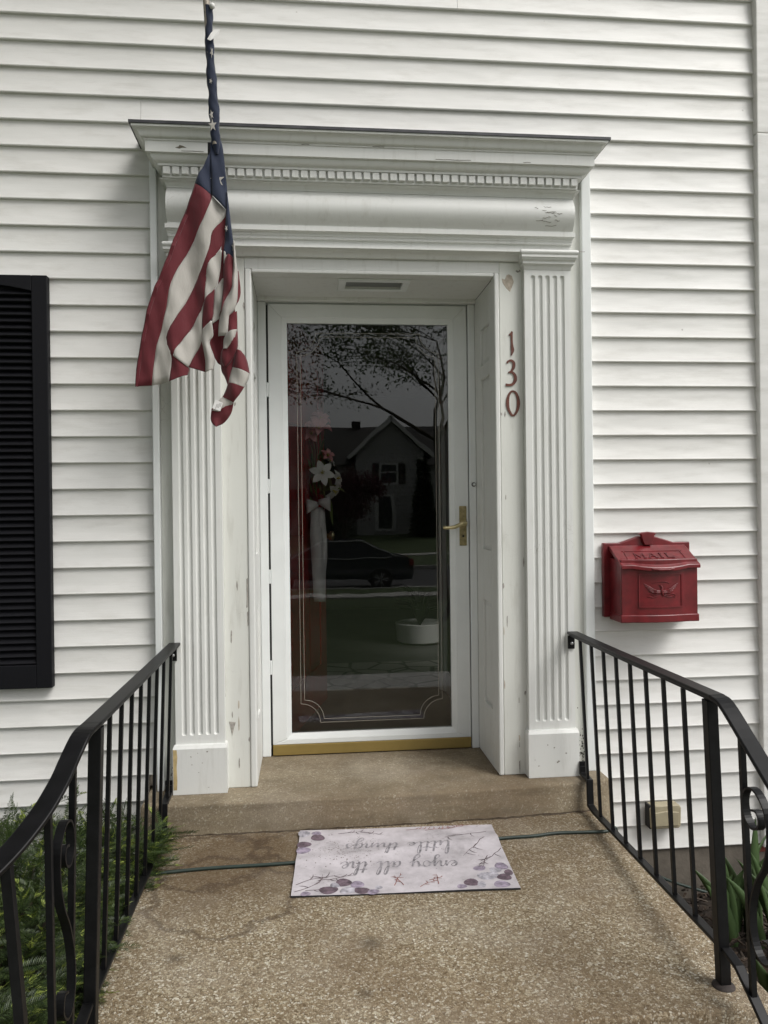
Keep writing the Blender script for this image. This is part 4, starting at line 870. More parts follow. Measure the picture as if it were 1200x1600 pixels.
# script lettering, reads from the doorway: strokes in x-height units
GL = {
 'e': (.75, [[(0, .35), (.3, .45), (.52, .72), (.4, .98), (.16, .85), (.08, .45), (.25, .05), (.5, .06), (.75, .35)]]),
 'n': (.95, [[(0, .35), (.14, .9), (.2, .5), (.18, 0)], [(.18, .1), (.36, .75), (.55, .98), (.66, .7), (.64, .2), (.76, .0), (.95, .35)]]),
 'j': (.55, [[(0, .35), (.2, .95), (.22, .3), (.18, -.7), (-.02, -1.05), (-.22, -.8), (.05, -.35), (.55, .35)], [(.24, 1.32), (.27, 1.40)]]),
 'o': (.85, [[(.45, .98), (.15, .85), (.06, .4), (.25, .03), (.52, .12), (.62, .6), (.45, .98), (.6, .8), (.85, .85)]]),
 'y': (.95, [[(0, .6), (.12, .95), (.16, .4), (.3, .05), (.52, .3), (.66, .95)], [(.66, .95), (.6, .0), (.5, -.75), (.25, -1.1), (.08, -.8), (.4, -.3), (.95, .35)]]),
 'a': (.9, [[(.58, .8), (.35, .98), (.1, .6), (.12, .1), (.35, .05), (.56, .5), (.62, .95)], [(.62, .95), (.58, .3), (.68, .02), (.9, .35)]]),
 'l': (.6, [[(0, .35), (.3, 1.1), (.42, 1.9), (.28, 2.1), (.15, 1.5), (.14, .4), (.28, .0), (.6, .35)]]),
 't': (.6, [[(0, .35), (.22, 1.1), (.3, 1.75)], [(.3, 1.75), (.2, .9), (.16, .25), (.32, 0), (.6, .35)], [(-.05, 1.25), (.25, 1.2), (.6, 1.32)]]),
 'h': (.95, [[(0, .35), (.28, 1.2), (.38, 1.95), (.24, 2.1), (.14, 1.4), (.12, 0)], [(.12, .2), (.3, .8), (.5, .98), (.62, .7), (.6, .2), (.72, 0), (.95, .35)]]),
 'i': (.5, [[(0, .35), (.2, .95), (.16, .3), (.26, .0), (.5, .35)], [(.25, 1.35), (.28, 1.43)]]),
 'g': (.9, [[(.58, .8), (.35, .98), (.1, .6), (.12, .1), (.35, .05), (.56, .5), (.62, .95)], [(.62, .95), (.58, -.2), (.45, -.85), (.2, -1.1), (.05, -.8), (.4, -.3), (.9, .35)]]),
 's': (.7, [[(0, .35), (.3, .98), (.34, .75), (.5, .35), (.4, .03), (.15, .03), (.05, .2)]]),
 ' ': (.7, [])}
M_TXT = pm('script', (.24, .225, .24))
def write(txt, u0, u1, v0, tilt):
    adv = sum(GL[c][0] for c in txt); k = abs(u1-u0)/adv; x = 0; b = MB(); h = .052
    for c in txt+' ':
        a, strokes = GL[c]
        for st in strokes:
            p = spline([(q[0]+.12*q[1], q[1]) for q in st], 5) if len(st) > 2 else [np.array(q) for q in st]
            pts = [(u0-(x+q[0])*k, v0-q[1]*h*.82+tilt*(x+q[0])*k) for q in p]      # upside down to the camera
            n = len(pts); w = [.0026+.0046*max(0, (pts[min(i+1, n-1)][1]-pts[max(i-1, 0)][1]))/(math.dist(pts[min(i+1, n-1)], pts[max(i-1, 0)])+1e-6) for i in range(n)]
            flat_ribbon(b, pts, w, .0011)
        x += a
        if c == ' ' and b.v: b.build('script_word', M_TXT, sh_, recalc=False); b = MB()
u0, v0 = w2m(.492, -.512); write('enjoy all the', u0, u0-.395, v0, .02)
u0, v0 = w2m(.492, -.380); write('little things', u0, u0-.375, v0+.012, .02)

# ================================================================ CORD
cp = [(-.80, -.53, -.30), (-.70, -.515, -.02)]+[(x, y, .0062) for x, y in CORD]+[(1.112, -.33, .006), (1.140, -.29, -.015), (1.20, -.18, -.12), (1.30, -.10, -.24), (1.45, -.06, -.335), (1.62, -.05, -.40), (1.72, -.06, -.425)]
tag(MB().tube([tuple(p) for p in spline(cp, 6)], .0058, 9).build('extension_cord', M_CORD, smooth=60), 'thin dark green cord running across the landing under the doormat', 'cord')

# ================================================================ PLANTS
# yew: needle sprays
def spray(L=.12, n=22, seed=0, tip=True):
    r = random.Random(seed); V = []; F = []; mats = []
    def needle(base, d, ln, w, mi):
        d = Vector(d).normalized(); s_ = d.cross(Vector((.2, .3, 1))).normalized()*w; b = len(V)
        mid = base+d*ln*.55+Vector((0, 0, ln*.05)); V.extend([base, mid+s_, base+d*ln, mid-s_]); F.append((b, b+1, b+2, b+3)); mats.append(mi)
    bend = r.uniform(-.25, .25)
    for i in range(n):
        t = (i+.5)/n; c = Vector((L*t, bend*L*t*t, -.10*L*t*t))
        fr_ = tip and t > .78
        ln = (.0175 if not fr_ else .0145)*(.72+.55*math.sin(math.pi*min(1, t*1.05)))*r.uniform(.85, 1.15)
        for sgn in (-1, 1):
            needle(c, (.32+.45*t*t, sgn*(1.0-.35*t)*r.uniform(.8, 1.1), r.uniform(-.05, .4)), ln, .0019 if not fr_ else .0024, 1 if fr_ else 0)
    needle(Vector((L, bend*L, -.10*L)), (1, bend, .1), .02, .0016, 1 if tip else 0)
    # stem
    b = len(V); V.extend([Vector((0, -.0011, 0)), Vector((0, .0011, 0)), Vector((L, bend*L+.0005, -.10*L)), Vector((L, bend*L-.0005, -.10*L))]); F.append((b, b+1, b+2, b+3)); mats.append(0)
    return np.array([tuple(v) for v in V]), np.array(F), np.array(mats)
SPR = [spray(L, n, i, tip) for i, (L, n, tip) in enumerate(((.09, 20, True), (.11, 25, False), (.075, 17, True), (.12, 27, False), (.10, 22, False), (.085, 19, False)))]
M_YEW = leaf_mat('yew_needles', (.020, .040, .010), (.070, .105, .026), .25, .4); M_YEWT = leaf_mat('yew_new_growth', (.16, .22, .035), (.34, .40, .09))
M_BARK = simple('bark', (.06, .045, .03), .9, vary=.4, vs=30, bump=(60, .6, .01))
def scatter(placements, name, parent, mats, variants):
    VV = []; FF = []; MM = []; base = 0
    for (loc, rot, sc, vi) in placements:
        v, f, m = variants[vi]; R_ = np.array(rot)
        w = (v*sc)@R_.T+np.array(loc); VV.append(w); FF.append(f+base); MM.append(m); base += len(v)
    VV = np.concatenate(VV); FF = np.concatenate(FF); MM = np.concatenate(MM); me = bpy.data.meshes.new(name)
    me.from_pydata(VV.tolist(), [], FF.tolist())
    for m in mats: me.materials.append(m)
    me.polygons.foreach_set('material_index', MM.tolist()); me.update()
    o = bpy.data.objects.new(name, me); COL.objects.link(o); o.parent = parent; return o
yew = thing('yew_shrub', 'dark green yew shrub with pale new tips behind the left railing', 'shrub')
pl = []; r = random.Random(3); stems = MB()
def yew_top(x, y):      # height of the shrub's upper surface
    return -.02+.13*math.sin(5*x+1)*math.sin(4.3*y+.4)+.07*math.sin(11*x+2*y)+.11*np.interp(y, [-1.6, -.6, -.05], [-.7, .0, .75])
for i in range(60):
    x, y = r.uniform(-1.5, -.58), r.uniform(-1.55, -.15); z = yew_top(x, y)-.03
    bx_, by_ = -1.0+r.uniform(-.2, .2), -.8+r.uniform(-.3, .3)
    stems.tube([(bx_, by_, -.45), ((bx_+x)/2, (by_+y)/2, z*.5-.2), (x, y, z)], [.010, .007, .003], 5)
stems.build('branches', M_BARK, yew)
cnt = 0
while cnt < 4200:
    x, y = r.uniform(-1.75, -.50), r.uniform(-1.75, -.10); d = r.random()**2.0
    z = yew_top(x, y)-d*.33
    if x > -.57 and z < .05: continue
    if y > -.40 and x > -.66: continue
    cx, cy = -1.05, -.85; out = Vector(((x-cx)*.8+r.gauss(0, .55), (y-cy)*.7+r.gauss(-.1, .55), r.uniform(-.15, .65)*(.9 if d < .3 else .3)))
    q = out.to_track_quat('X', 'Z').to_matrix()@Matrix.Rotation(r.uniform(-.7, .7), 3, 'X')
    vi = r.choice((0, 2, 0, 2, 1, 3)) if d < .25 else r.choice((1, 3, 4, 5, 4, 5, 0))
    pl.append(((x, y, z), q, r.uniform(.75, 1.25), vi)); cnt += 1
for i in range(330):    # edge growth reaching out over the landing
    y = r.uniform(-1.55, -.38); reach = .07*max(0, math.sin(6.5*y+2.2))+.03+(.075 if -.62 < y < -.36 else 0)
    x = -.55+r.uniform(-.10, reach-.03); z = .03+r.uniform(-.03, .12)-(x+.55)*.35
    out = Vector((1.0+r.gauss(0, .35), r.gauss(-.15, .45), r.uniform(-.1, .5))); q = out.to_track_quat('X', 'Z').to_matrix()@Matrix.Rotation(r.uniform(-.6, .6), 3, 'X')
    pl.append(((x-.06, y, z), q, r.uniform(.7, 1.0), r.choice((0, 2, 1, 4, 0))))
for i in range(70):     # the clump that spills onto the landing
    x, y, z = -.515+r.uniform(-.03, .045), -.46+r.gauss(0, .055), .05+r.uniform(-.03, .06)
    out = Vector((1.0+r.gauss(0, .3), r.gauss(0, .6), r.uniform(-.1, .6))); q = out.to_track_quat('X', 'Z').to_matrix()@Matrix.Rotation(r.uniform(-.6, .6), 3, 'X')
    pl.append(((x-.05, y, z), q, r.uniform(.7, .95), r.choice((0, 2, 0, 1))))
for i in range(200):    # taller shoots against the wall
    x = r.choice((-1.14, -1.10, -.98, -.86, -.82, -.78, -.70))+r.gauss(0, .04); y = r.uniform(-.45, -.12); z = r.uniform(-.1, .085)
    out = Vector((r.gauss(0, .5), r.gauss(-.2, .4), 1)); q = out.to_track_quat('X', 'Y').to_matrix()@Matrix.Rotation(r.uniform(0, 6.3), 3, 'X')
    pl.append(((x, y, z), q, r.uniform(.75, 1.1), r.choice((1, 2, 3, 4))))
scatter(pl, 'foliage', yew, [M_YEW, M_YEWT], SPR)
# iris clumps
M_IRIS = leaf_mat('iris_leaf', (.045, .085, .030), (.085, .135, .050), .2, .42); GI = 'iris clumps right of the steps'
def iris(loc, leaves, label):
    t = thing('iris_plant', label, 'plant', GI, loc)
    for (dx, dy, az, lean, L, w) in leaves:
        b = MB(); n = 14; V = []
        for i in range(n+1):
            s_ = i/n; rr_ = lean*L*s_**1.8; z = L*s_*(1-.18*abs(lean)*s_*s_)-.35*lean*lean*L*max(0, s_-.6)**2; hw = w*.5*(1-.15*(1-s_))*(1-max(0, (s_-.55)/.45)**1.7)
            sx = Vector((-math.sin(az), math.cos(az), 0)); c = Vector((dx, dy, z))+sx*rr_; nn = Vector((math.cos(az), math.sin(az), 0))
            V += [c-sx*hw, c+nn*.004*(1-s_), c+sx*hw]
        b.add(V, [(3*i+k, 3*i+k+1, 3*i+k+4, 3*i+k+3) for i in range(n) for k in (0, 1)])
        o = b.build('leaf', M_IRIS, t, smooth=80, recalc=False); o.modifiers.new('t', 'SOLIDIFY').thickness = .002
r = random.Random(9)
def lv(n, spread, L0, L1, face=-1.57): return [(r.gauss(0, spread), r.gauss(0, spread), face+r.gauss(0, .55), r.uniform(-.5, .5), r.uniform(L0, L1), r.uniform(.034, .052)) for _ in range(n)]
iris((1.545, -.37, -.44), lv(10, .03, .24, .40), 'leafy green iris clump nearest the black railing post')
iris((1.66, -.33, -.44), lv(10, .04, .28, .42)+[(.0, 0, -1.5, .02, .46, .045)], 'tallest iris clump with a pointed leaf against the white siding')
iris((1.68, -.52, -.44), lv(12, .05, .28, .44), 'arching iris clump behind the curled iron scroll')
iris((1.52, -.74, -.44), lv(8, .04, .14, .24), 'low iris clump at the right edge below the scroll')
# bark mulch chips
ch = []; cv = np.array([(-.5,-.5,-.5),(.5,-.5,-.4),(.45,.5,-.5),(-.5,.4,-.5),(-.4,-.4,.5),(.5,-.5,.45),(.4,.5,.5),(-.5,.5,.4)]); cf = np.array([(0,3,2,1),(4,5,6,7),(0,1,5,4),(1,2,6,5),(2,3,7,6),(3,0,4,7)])
CH = [(cv*np.array(s_), cf, np.full(6, i % 3)) for i, s_ in enumerate(((.04, .006, .004), (.02, .008, .004), (.055, .005, .003), (.015, .012, .005), (.03, .009, .003)))]
for i in range(5200):
    if i < 4200: x, y = r.uniform(1.14, 2.3), r.uniform(-1.5, 0)
    else: x, y = r.uniform(-1.6, -.58), r.uniform(-1.7, -.02)
    ch.append(((x, y, -.425+r.uniform(-.012, .035)), Euler((r.gauss(0, .3), r.gauss(0, .3), r.uniform(0, 6.3))).to_matrix(), r.uniform(.6, 1.4), r.randrange(5)))
mo = scatter(ch, 'mulch', None, [simple('mulch_dark', (.025, .017, .012), .95), simple('mulch_mid', (.05, .033, .022), .95), simple('mulch_grey', (.10, .08, .065), .95)], CH); mo['kind'] = 'stuff'
tag(mo, 'dark shredded bark mulch covering the beds beside the steps', 'mulch')

# ================================================================ BEHIND THE GLASS
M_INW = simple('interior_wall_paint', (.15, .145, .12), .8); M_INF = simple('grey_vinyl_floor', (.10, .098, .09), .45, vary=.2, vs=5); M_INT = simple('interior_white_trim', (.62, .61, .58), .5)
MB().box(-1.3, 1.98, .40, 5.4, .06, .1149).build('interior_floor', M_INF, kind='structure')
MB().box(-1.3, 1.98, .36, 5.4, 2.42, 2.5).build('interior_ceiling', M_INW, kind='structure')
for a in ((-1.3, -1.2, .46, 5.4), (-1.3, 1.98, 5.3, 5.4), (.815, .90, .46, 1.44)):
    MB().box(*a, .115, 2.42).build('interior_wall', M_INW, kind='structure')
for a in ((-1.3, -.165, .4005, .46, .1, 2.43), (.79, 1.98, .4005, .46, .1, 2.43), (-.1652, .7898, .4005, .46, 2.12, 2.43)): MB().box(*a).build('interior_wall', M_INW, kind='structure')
for a in ((.775, .912, 1.4405, 1.475), (.7895, .8145, 1.40, 1.4403), (.7895, .8145, .47, .56)):
    bevel(MB().box(*a, .1152, 2.2).build('interior_trim', M_INT, kind='structure'), .004)
MB().box(.800, .8148, .561, 1.399, .1152, .235).build('interior_trim', M_INT, kind='structure')
for a in ((.46, 1.6, .115, 2.42), (2.3, 5.3, .115, 2.42), (1.6, 2.3, .115, 1.05), (1.6, 2.3, 1.9, 2.42)): MB().box(1.90, 1.985, *a).build('interior_wall', M_INW, kind='structure')  # gap added in the unseen side wall so daylight reaches the red door
rd = thing('entry_door', 'red panelled entry door standing open behind the storm door glass', 'door', loc=(-.135, .475, .1185)); rd.rotation_euler = (0, 0, R(76))
W_, H_ = .90, 2.0; pn = [(.13, .41, .22, .78), (.49, .77, .22, .78), (.13, .41, .95, 1.5), (.49, .77, .95, 1.5), (.13, .41, 1.62, 1.86), (.49, .77, 1.62, 1.86)]
db_ = MB(); xs_ = [0, .13, .41, .49, .77, W_]; zs_ = [0, .22, .78, .95, 1.5, 1.62, 1.86, H_]
for i in range(5):
    for j in range(7):
        hole = i in (1, 3) and j in (1, 3, 5)
        if not hole: db_.box(xs_[i], xs_[i+1], -.02, .022, zs_[j], zs_[j+1])
db_.build('leaf', M_REDD, rd)
for a, b_, c, d in pn:
    q = MB(); q.add([(a,-.010,c),(b_,-.010,c),(b_,-.010,d),(a,-.010,d),(a+.04,-.019,c+.04),(b_-.04,-.019,c+.04),(b_-.04,-.019,d-.04),(a+.04,-.019,d-.04)], [(4,5,6,7),(0,1,5,4),(1,2,6,5),(2,3,7,6),(3,0,4,7)]); q.box(a, b_, -.0095, .012, c, d); q.build('panel', M_REDD, rd)
MB().lathe([(.03, 0), (.03, .006), (.014, .012), (.014, .035), (.028, .045), (.028, .06), (.012, .068)], (.83, -.0205, .93), 20, 'y').build('knob', M_BRASS, rd, smooth=50)
# flower swag on the door
sw = thing('flower_swag', 'hanging swag of white lilies with pink blooms and white ribbon on the red door', 'flower swag')
M_LILY = leaf_mat('lily_petal', (.60, .57, .54), (.74, .70, .68), .15); M_PINK = leaf_mat('pink_petal', (.60, .22, .24), (.72, .36, .36), .15); M_LEAF = leaf_mat('swag_leaf', (.06, .09, .025), (.20, .23, .08), .15)
M_RIB = simple('white_satin_ribbon', (.50, .46, .46), .5, vary=.15, vs=14)
SC = Vector((.085, 1.0, 1.36))
def flower(c, d, size, mat, n=6, name='flower', cup=.25):
    d = Vector(d).normalized(); a = d.orthogonal().normalized(); bb = d.cross(a); b = MB()
    for k in range(n):
        th = 2*math.pi*k/n; ax = a*math.cos(th)+bb*math.sin(th); sd2 = -a*math.sin(th)+bb*math.cos(th); V = []
        for i in range(6):
            s_ = i/5; w_ = size*.28*math.sin(math.pi*min(1, .12+s_*.88))**.8; p = Vector(c)+ax*size*s_+d*size*(cup*math.sin(s_*2.2)-.15*s_*s_)
            V += [p-sd2*w_+d*.15*w_, p, p+sd2*w_+d*.15*w_]
        b.add(V, [(3*i+q, 3*i+q+1, 3*i+q+4, 3*i+q+3) for i in range(5) for q in (0, 1)])
    f_ = b.build(name, mat, sw, smooth=80, recalc=False)
    st = MB()
    for k in range(5):
        th = 1.25*k+.3; st.tube([c, Vector(c)+d*size*.45+(a*math.cos(th)+bb*math.sin(th))*size*.14], .0018, 5)
    st.build('stamen', simple('yellow_stamen', (.45, .36, .08), .7) if 'yellow_stamen' not in bpy.data.materials else bpy.data.materials['yellow_stamen'], f_)
flower((.078, .88, 1.385), (.1, -1, .12), .070, M_LILY); flower((.135, .93, 1.30), (.75, -.5, -.6), .062, M_LILY); flower((.12, .98, 1.45), (.6, -.4, .6), .04, M_LILY)
flower((.155, .96, 1.36), (.8, -.5, .2), .05, M_LILY); flower((.105, .93, 1.475), (.5, -.8, .5), .045, M_PINK, 5, cup=.5); flower((.055, .92, 1.60), (.2, -.7, .7), .078, M_PINK, 5, cup=.8); flower((.030, .95, 1.59), (-.2, -.9, .3), .062, M_PINK, 5, cup=.6); flower((.070, .97, 1.66), (.4, -.6, .7), .060, M_PINK, 5, cup=.7)
r = random.Random(4)
for k in range(34):
    c = Vector((.06+r.gauss(0, .03), .99+r.gauss(0, .03), 1.36+r.gauss(0, .10))); d = Vector((r.gauss(.25, .5), r.gauss(-.5, .4), r.gauss(-.3, .9))).normalized(); s_ = d.orthogonal().normalized(); L_ = r.uniform(.07, .15); w_ = r.uniform(.007, .014)
    b = MB(); V = []
    for i in range(6):
        t = i/5; p = c+d*L_*t+Vector((0, 0, -.25*L_*t*t)); h_ = w_*math.sin(math.pi*(.1+.9*t)); V += [p-s_*h_, p+s_*h_]
    b.add(V, [(2*i, 2*i+1, 2*i+3, 2*i+2) for i in range(5)]); b.build('leaf', M_LEAF, sw, recalc=False)
for k in range(5):
    x = .03+.012*k; MB().tube([(x, .98, 1.38), (x+.004, .96, 1.5), (x+.01*(k-2), .95, 1.58+.01*k)], .0018, 5).build('stem', M_LEAF, sw)
def rib(pts, w, name):
    p = resample(pts, 22); b = MB(); V = []
    for i, q in enumerate(p):
        tw_ = .25*math.sin(i*.5); s_ = Vector((math.cos(tw_), math.sin(tw_), 0))*w/2; c = Vector(q); V += [c-s_, c-Vector((0, .006*math.sin(i*.7), 0)), c+s_]
    b.add(V, [(3*i+k, 3*i+k+1, 3*i+k+4, 3*i+k+3) for i in range(21) for k in (0, 1)]); o = b.build(name, M_RIB, sw, smooth=80, recalc=False); o.modifiers.new('t', 'SOLIDIFY').thickness = .001
rib([(.050, .90, 1.21), (.045, .895, 1.05), (.052, .90, .90), (.060, .90, .725)], .062, 'ribbon_tail'); rib([(.070, .90, 1.20), (.082, .905, 1.0), (.072, .91, .85), (.070, .91, .735)], .040, 'ribbon_tail')
for s_ in (-1, 1):
    b = MB(); V = []
    for i in range(12):
        t = i/11; a = math.pi*1.9*t; x = .058+s_*.062*math.sin(a/2); y = .885-.022*math.sin(a); z = 1.232-.012*math.sin(a/2)+s_*.006; h_ = .012+.026*math.sin(math.pi*t)
        V += [(x, y, z-h_), (x, y-.004, z), (x, y, z+h_)]
    b.add(V, [(3*i+k, 3*i+k+1, 3*i+k+4, 3*i+k+3) for i in range(11) for k in (0, 1)]); o = b.build('bow_loop', M_RIB, sw, smooth=80, recalc=False); o.modifiers.new('t', 'SOLIDIFY').thickness = .001
# planter and rug deeper in the hall
M_TD0 = leaf_mat('dark_houseplant', (.01, .018, .008), (.025, .04, .015))
pp = thing('planter', 'round white planter standing on the hall floor behind the glass', 'planter', loc=(.90, 3.1, .115))
MB().lathe([(.15, .0), (.19, .02), (.20, .16), (.19, .165), (.18, .15), (.02, .14)], (0, 0, 0), 36).build('bowl', M_INT, pp, smooth=40)
b = MB(); r = random.Random(2)
for k in range(40):
    a = r.uniform(0, 6.3); L_ = r.uniform(.15, .4); b.bar([(0, 0, .14), (.08*math.cos(a), .08*math.sin(a), .14+L_*.7), (.2*math.cos(a), .2*math.sin(a), .14+L_*.8)], .02, .002, side=(-math.sin(a), math.cos(a), 0))
b.build('foliage', M_TD0, pp)
def rug_mat():
    m = NT('rug_pattern'); v = m.coord(); x = m.n('TexVoronoi', feature='DISTANCE_TO_EDGE'); x.inputs['Scale'].default_value = 5; m.l(v, x.inputs['Vector'])
    c = m.mix(m.step(x.outputs['Distance'], .03, .07), (.05, .05, .05), (.42, .40, .36)); m.color(m.mix(m.noise(v, 40, 4), c, (.25, .24, .22))).set(Roughness=.95); return m.mat
tag(bevel(MB().box(-.2, 1.5, 1.52, 2.3, .1155, .125).build('hall_rug', rug_mat()), .003), 'pale patterned rug on the hall floor seen through the door glass', 'rug')

# ================================================================ ACROSS THE STREET (mirrored in the glass)
M_FS = simple('far_white_siding', (.42, .42, .41), .7); M_FR = simple('dark_shingles', (.035, .032, .030), .9, vary=.3, vs=2); M_FW = simple('far_window_glass', (.03, .035, .04), .1); M_FT = simple('far_trim', (.7, .7, .68), .6)
hs_ = thing('neighbour_house', 'white gabled house with dark roof across the street, mirrored in the door glass', 'house')
gx, gy, gb = 4.9, -41.0, -.3
MB().box(-3.2, 9.2, -50, -42.2, gb, 3.9).build('wall', M_FS, hs_)
MB().prism([(-50.6, 3.8), (-41.7, 3.8), (-46.1, 6.55)], 'x', -3.6, 9.6).build('roof', M_FR, hs_)
MB().prism([(gx-2.0, gb), (gx+2.0, gb), (gx+2.0, 4.5), (gx, 6.35), (gx-2.0, 4.5)], 'y', -46, gy).build('gable_wing', M_FS, hs_)
for s_ in (-1, 1):
    q = MB(); q.add([(gx, gy+.35, 6.62), (gx+s_*2.45, gy+.35, 4.35), (gx+s_*2.45, -46.2, 4.35), (gx, -46.2, 6.62), (gx, gy+.35, 6.42), (gx+s_*2.45, gy+.35, 4.15), (gx+s_*2.45, -46.2, 4.15), (gx, -46.2, 6.42)], [(0,1,2,3),(4,7,6,5),(0,4,5,1),(1,5,6,2),(2,6,7,3)]); q.build('gable_roof', M_FR, hs_)
    MB().bar([(gx, gy+.40, 6.50), (gx+s_*2.5, gy+.40, 4.20)], .05, .22, side=(0, 1, 0)).build('barge_board', M_FT, hs_)
for i in range(24):
    z = gb+.25*i
    hw = 2.0 if z+.25 < 4.5 else max(.2, 2.0-(z+.25-4.5)*1.08)
    MB().prism([(gy+.0, z+.25), (gy+.045, z), (gy, z)], 'x', gx-hw, gx+hw).build('clapboard', M_FS, hs_)
def fwin(cx, z0, z1, w, nm='window'):
    f = MB(); f.box(cx-w/2-.12, cx+w/2+.12, gy+.05, gy+.10, z0-.12, z1+.12); o = f.build(nm, M_FT, hs_)
    MB().box(cx-w/2, cx+w/2, gy+.09, gy+.115, z0, z1).build('pane', M_FW, o)
    MB().box(cx-w/2, cx+w/2, gy+.116, gy+.13, (z0+z1)/2-.03, (z0+z1)/2+.03).build('sash_bar', M_FT, o)
    for s_ in (-1, 1): MB().box(cx+s_*(w/2+.35)-.2, cx+s_*(w/2+.35)+.2, gy+.05, gy+.09, z0-.1, z1+.1).build('shutter', M_FR, o)
fwin(gx-.1, 2.75, 3.75, .85); fwin(.6, .9, 2.3, 1.0); fwin(-1.6, .9, 2.3, 1.0)
o = MB().box(gx-.95, gx+.25, gy+.05, gy+.11, gb+.2, 2.05).build('door', M_FT, hs_); MB().box(gx-.72, gx+.02, gy+.10, gy+.13, gb+.35, 1.9).build('door_leaf', M_FW, o)
MB().box(3.0, 3.5, -46.4, -45.9, 6.0, 6.95).build('chimney', M_FR, hs_)
# parked car
car = thing('parked_car', 'dark blue sedan parked in the street, mirrored in the door glass', 'car', loc=(.72, -19.2, -1.165))
M_CARP = simple('dark_blue_car_paint', (.010, .014, .035), .18, coat=1.0); M_TYRE = simple('tyre_rubber', (.015, .015, .015), .8); M_RIM = simple('alloy_rim', (.6, .6, .62), .4, .3); M_TAIL = simple('red_lens', (.3, .01, .01), .2); M_CARG = simple('car_glass', (.02, .025, .03), .05)
prof = [(-2.30, .35), (-2.32, .62), (-2.15, .78), (-1.15, .93), (-.95, .94), (1.30, .97), (2.05, .98), (2.30, .90), (2.34, .55), (2.28, .30)]
b = MB(); secs = []
for wy, ins in ((-.90, .06), (-.93, 0), (.93, 0), (.90, .06)):
    secs.append([(x*(1-ins*.3), wy, z-(ins*.4 if z > .8 else 0)) for x, z in prof])
n = len(prof)
for i in range(3): b.add(secs[i]+secs[i+1], [(k, (k+1)%n, n+(k+1)%n, n+k) for k in range(n)])
b.add(secs[0], [tuple(range(n))]); b.add(secs[3], [tuple(range(n))[::-1]]); b.build('body', M_CARP, car, smooth=35)
b = MB(); lo = [(-1.10, .93), (1.55, .96)]; V = []
for yy, k in ((-.88, 0), (.88, 0)): V += [(-1.15, yy, .92), (1.85, yy, .96)]
V += [(-.30, -.66, 1.41), (.85, -.66, 1.42), (-.30, .66, 1.41), (.85, .66, 1.42)]
b.add(V, [(0,1,5,4),(2,6,7,3),(0,4,6,2),(1,3,7,5),(4,5,7,6)]); b.build('cabin', M_CARG, car)
MB().prism([(-.34, -.67), (.92, -.67), (.92, .67), (-.34, .67)], 'z', 1.405, 1.445).build('roof_panel', M_CARP, car)
for s_ in (-1, 1):
    MB().bar([(-1.18, s_*.885, .935), (-.32, s_*.675, 1.43), (.88, s_*.675, 1.44), (1.88, s_*.885, .965)], .05, .04, side=(0, 1, 0)).build('roof_rail', M_RIM if s_ > 0 else M_CARP, car)
    MB().box(-1.0, 1.7, s_*.925-.01, s_*.925+.01, .94, .965).build('belt_trim', M_RIM, car)
    for wx in (-1.42, 1.38):
        w_ = MB().lathe([(.20, -.10), (.325, -.09), (.335, 0), (.325, .09), (.20, .10)], (0, 0, 0), 28, 'y').build('wheel', M_TYRE, car, smooth=40); w_.location = (wx, s_*.84, .33)
        q = MB(); q.lathe([(.215, .10), (.215, .112), (.19, .115), (.05, .105)], (0, 0, 0), 24, 'y') if s_ < 0 else q.lathe([(.215, -.10), (.215, -.112), (.19, -.115), (.05, -.105)], (0, 0, 0), 24, 'y')
        q.build('rim', M_TYRE, w_, smooth=40)
        q = MB(); sg = 1 if s_ > 0 else -1
        for k in range(5):
            for o2 in (-.13, .13):
                a = 2*math.pi*k/5+o2; q.bar([(.03*math.cos(a), sg*.122, .03*math.sin(a)), (.21*math.cos(a+o2*.4), sg*.122, .21*math.sin(a+o2*.4))], .028, .02, side=(0, 1, 0))
        q.build('spokes', M_RIM, w_)
    MB().box(2.20, 2.345, s_*.72-.2, s_*.72+.2, .74, .90).build('tail_light', M_TAIL, car); MB().box(-2.30, -2.18, s_*.72-.18, s_*.72+.18, .60, .74).build('headlight', M_RIM, car)
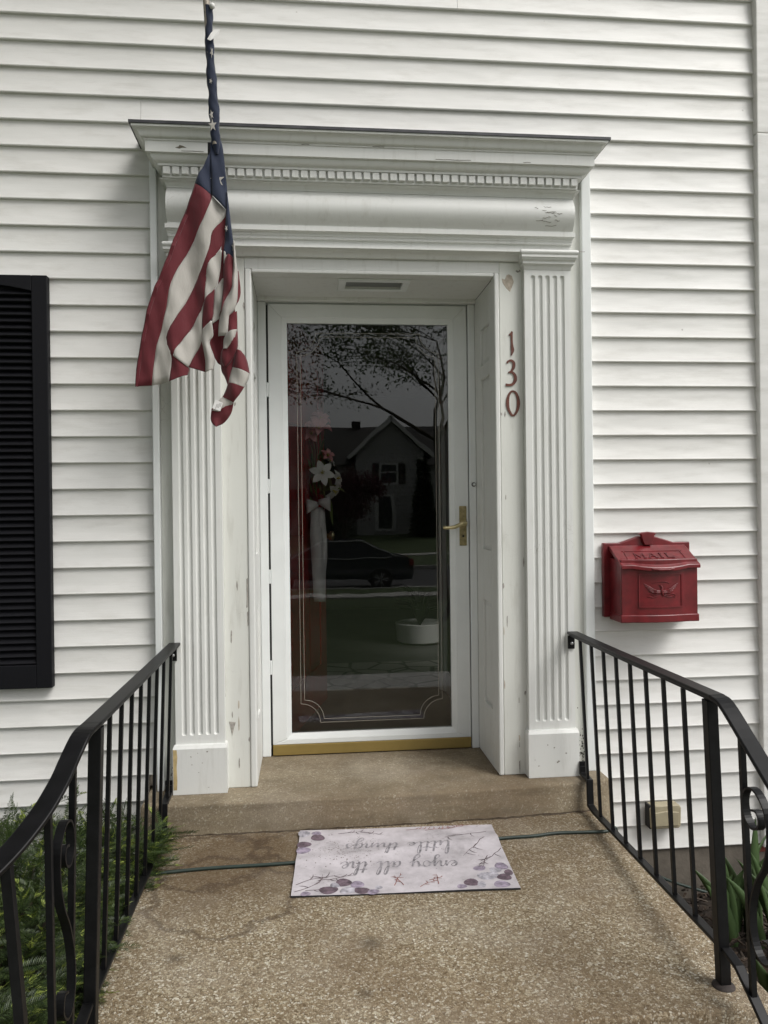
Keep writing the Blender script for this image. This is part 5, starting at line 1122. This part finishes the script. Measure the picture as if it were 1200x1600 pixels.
# trees
def tree(name, label, loc, H, tr, leafmat, nleaf, leafsize, spread, seed, first=.35, lean=(0, 0), bias=(0, 0), droop=.0, levels=3):
    t = thing(name, label, 'tree', loc=loc); r = random.Random(seed); tk = MB(); ends = []
    def branch(p, d, L, rad, lev):
        pts = [p.copy()]; n = 6; rs = [rad]
        for i in range(n):
            d = (d+Vector((r.gauss(0, .12), r.gauss(0, .12), r.gauss(.03, .08)-droop*(lev > 0)))).normalized(); p = p+d*L/n; pts.append(p.copy()); rs.append(rad*(1-.75*(i+1)/n)+.002)
            if lev >= 2: ends.append((p.copy(), d.copy()))
        tk.tube(pts, rs, 7 if lev < 2 else 4, False)
        if lev < levels:
            for k in range(5 if lev == 0 else 4):
                i = r.randint(3, n) if lev == 0 else r.randint(2, n); az = r.uniform(0, 6.283); dd = (d*.55+Vector((math.cos(az)+bias[0], math.sin(az)+bias[1], r.uniform(.0, .6)))*spread).normalized()
                branch(pts[i], dd, L*r.uniform(.55, .8), rs[i]*.7, lev+1)
    tk.tube([(0, 0, -.3), (lean[0]*.3, lean[1]*.3, H*first*.5), (lean[0], lean[1], H*first)], [tr*1.3, tr, tr*.85], 12, False)
    for k in range(4):
        az = 1.57*k+r.uniform(-.5, .5); branch(Vector((lean[0], lean[1], H*first)), Vector((math.cos(az)*.7+bias[0], math.sin(az)*.7+bias[1], r.uniform(.5, 1.3))).normalized(), H*.34, tr*.5, 0)
    tk.build('trunk', M_BARK, t, smooth=60)
    b = MB(); V = []; F = []
    for i in range(nleaf):
        p, d = r.choice(ends); c = p+Vector((r.gauss(0, .14), r.gauss(0, .14), r.gauss(0, .14))); a = Vector((r.gauss(0, 1), r.gauss(0, 1), r.gauss(0, 1))).normalized(); q = a.orthogonal().normalized(); s_ = leafsize*r.uniform(.6, 1.3); k = len(V)
        V += [c, c+a*s_*.5+q*s_*.28, c+a*s_, c+a*s_*.5-q*s_*.28]; F.append((k, k+1, k+2, k+3))
    b.add(V, F); b.build('crown', leafmat, t, recalc=False); return t
M_TL = leaf_mat('spring_leaf', (.035, .06, .015), (.08, .12, .03)); M_TP = leaf_mat('purple_leaf', (.04, .012, .02), (.10, .02, .035)); M_TD = leaf_mat('dark_conifer_leaf', (.008, .018, .008), (.02, .035, .014))
tree('street_tree', 'leafy street tree by the near sidewalk, mirrored in the door glass', (3.0, -13.2, ground_z(-13.2)), 8.4, .095, M_TL, 11000, .08, .8, 4, .42, (-.1, 0), (-.22, .05), .07)
tree('purple_tree', 'small purple-leaved tree before the neighbour house, mirrored in the glass', (1.6, -30, ground_z(-30)), 4.2, .10, M_TP, 5000, .16, .8, 8, .25)
tree('added_shade_tree', 'unseen broad tree added on the left to shade the house wall', (-3.5, -2.9, -.46), 8.6, .17, M_TP, 24000, .26, .9, 21, .40, (.2, .1), (.10, .08))  # added tree out of view; its crown darkens the left of the wall
def conifer(loc, H, W_c, seed, label):
    t = thing('conifer', label, 'tree', loc=loc); r = random.Random(seed); MB().tube([(0, 0, -.2), (0, 0, H*.95)], [.18, .02], 8).build('trunk', M_BARK, t); V = []; F = []
    for i in range(5200):
        z = H*(1-r.random()**.6*.97); rr_ = W_c*(1-z/H)*r.uniform(.35, 1.05); a = r.uniform(0, 6.283); c = Vector((rr_*math.cos(a), rr_*math.sin(a), z)); d = Vector((math.cos(a), math.sin(a), r.uniform(-.5, .2))); q = Vector((-math.sin(a), math.cos(a), r.gauss(0, .4))); s_ = r.uniform(.15, .4); k = len(V)
        V += [c, c+d*s_*.5+q*s_*.25, c+d*s_, c+d*s_*.5-q*s_*.25]; F.append((k, k+1, k+2, k+3))
    b = MB(); b.add(V, F); b.build('crown', M_TD, t, recalc=False)
conifer((1.0, -38.2, -.4), 5.0, 1.5, 1, 'dark evergreen left of the neighbour gable, mirrored in the door glass'); conifer((6.6, -39.4, -.35), 4.4, .7, 2, 'narrow dark evergreen right of the neighbour window, mirrored in the glass')
